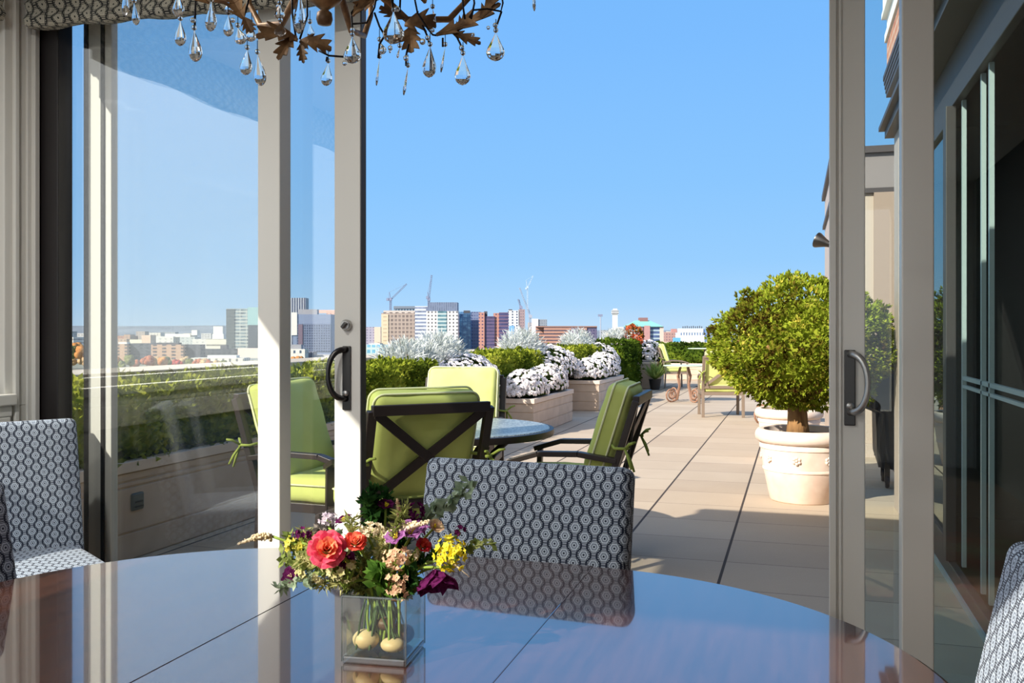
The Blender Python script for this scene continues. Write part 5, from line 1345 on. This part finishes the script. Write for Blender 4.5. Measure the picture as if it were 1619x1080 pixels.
# marina: moored white boats
HULL = mat('white_hull', (240,242,240), .4); CAB = mat('boat_cabin', (170,184,190), .4)
bt0 = thing('motor_boat', 'white moored motor boats in the marina on the river', 'boat', (0,0,GZ-.5), 0, 'moored boats in the marina')
mb = MB(); hv = []
for (y, w_, z) in ((-5,1.4,0),(-5,1.7,1.3),(0,1.6,0),(0,1.9,1.4),(4,.9,0),(4,1.3,1.6),(6,.05,.6),(6.4,.05,1.8)): hv += [(-w_,y,z),(w_,y,z)]
mb.add(hv, [(0,1,3,2),(0,2,6,4),(4,6,10,8),(8,10,14,12),(1,5,7,3),(5,9,11,7),(9,13,15,11),(12,14,15,13),(2,3,7,6),(6,7,11,10),(10,11,15,14),(0,4,5,1),(4,8,9,5),(8,12,13,9)])
mb.build('hull', HULL, bt0)
MB().box(-1.2,1.2,-3,2,1.3,3.0).build('cabin', CAB, bt0, bevel=.2)
rb = random.Random(9); first = True
for i in range(64):
    row = i % 4; px = 96 + (i//4)*20.5 + row*5; z = 575 + row*36 + rb.uniform(-4,4)
    o = bt0 if first else copy_tree(bt0); first = False
    b_ = P(px, HOR, z); o.location = (b_.x, b_.y, GZ-.5); o.rotation_euler = (0,0,rb.choice((YAW+1.4, YAW-1.5, YAW+1.7))); o.scale = (.62,.62,.62)
# ================================================================== light, sky, camera
wd = bpy.data.worlds.new('World'); SC.world = wd; wd.use_nodes = True
nt = wd.node_tree; nt.nodes.clear()
out = nt.nodes.new('ShaderNodeOutputWorld'); bg = nt.nodes.new('ShaderNodeBackground')
tc = nt.nodes.new('ShaderNodeTexCoord'); sp = nt.nodes.new('ShaderNodeSeparateXYZ'); nt.links.new(tc.outputs['Generated'], sp.inputs[0])
cr = nt.nodes.new('ShaderNodeValToRGB'); nt.links.new(M_(nt, 'ADD', M_(nt, 'MULTIPLY', sp.outputs[2], .5), .5), cr.inputs[0])
el = cr.color_ramp.elements
SKY = [(.0,(150,160,170)),(.49,(186,208,230)),(.503,(192,224,252)),(.516,(172,216,254)),(.538,(153,207,255)),(.58,(139,199,255)),(.65,(125,189,255)),(.74,(112,180,250)),(1.0,(84,146,226))]
while len(el) < len(SKY): el.new(.5)
for i, (p, c) in enumerate(SKY): el[i].position = p; el[i].color = srgb(*c)

nt.links.new(bg.outputs[0], out.inputs[0])
bg.inputs[1].default_value = 1.0
SUN_A, SUN_E = R(33), R(31.5)
sd = bpy.data.lights.new('sun', 'SUN'); sd.energy = 7.5; sd.angle = R(.6); sd.color = (1.0, .93, .82)
so = bpy.data.objects.new('sun', sd); COL.objects.link(so)
dirv = Vector((math.sin(SUN_A)*math.cos(SUN_E), math.cos(SUN_A)*math.cos(SUN_E), -math.sin(SUN_E)))
# pale, hazy glow of the sky on the sun's side
vd = nt.nodes.new('ShaderNodeVectorMath'); vd.operation = 'DOT_PRODUCT'; nt.links.new(tc.outputs['Generated'], vd.inputs[0]); vd.inputs[1].default_value = -dirv
gw = M_(nt, 'POWER', M_(nt, 'MAXIMUM', vd.outputs['Value'], 0.0), 2.2)
hz = nt.nodes.new('ShaderNodeMix'); hz.data_type = 'RGBA'; nt.links.new(gw, hz.inputs[0]); nt.links.new(cr.outputs[0], hz.inputs[6]); hz.inputs[7].default_value = (1.35, 1.32, 1.25, 1)
nt.links.new(hz.outputs[2], bg.inputs[0])
so.rotation_euler = dirv.to_track_quat('-Z', 'Y').to_euler(); so.location = (-6, -8, 8)
for i, (x, y) in enumerate(((-2.0,-.5),(-.4,-2.9),(-2.0,1.4))):  # unseen fill lights added under the ceiling to brighten the room
    ld = bpy.data.lights.new('fill_light', 'AREA'); ld.shape = 'DISK'; ld.size = .12; ld.energy = 26; ld.color = (1.0,.985,.96)
    lo = bpy.data.objects.new('fill_light', ld); COL.objects.link(lo); lo.location = (x, y, 2.69)
cd = bpy.data.cameras.new('camera'); cd.sensor_fit = 'HORIZONTAL'; cd.sensor_width = 36.0; cd.lens = 36*F/1619
cd.shift_y = -(540-HOR)/1619; cd.clip_start = .02; cd.clip_end = 20000
co_ = bpy.data.objects.new('camera', cd); COL.objects.link(co_); co_.location = (0,0,EYE); co_.rotation_euler = (PI/2, 0, YAW)
SC.camera = co_
SC.view_settings.view_transform = 'Standard'; SC.view_settings.look = 'None'; SC.view_settings.gamma = 1.0; SC.view_settings.exposure = 0.0
SC.view_settings.use_curve_mapping = False
cy = SC.cycles
cy.use_denoising = True; cy.max_bounces = 10; cy.diffuse_bounces = 4; cy.glossy_bounces = 5; cy.transmission_bounces = 8; cy.transparent_max_bounces = 16
cy.caustics_reflective = False; cy.caustics_refractive = False; cy.sample_clamp_indirect = 6.0
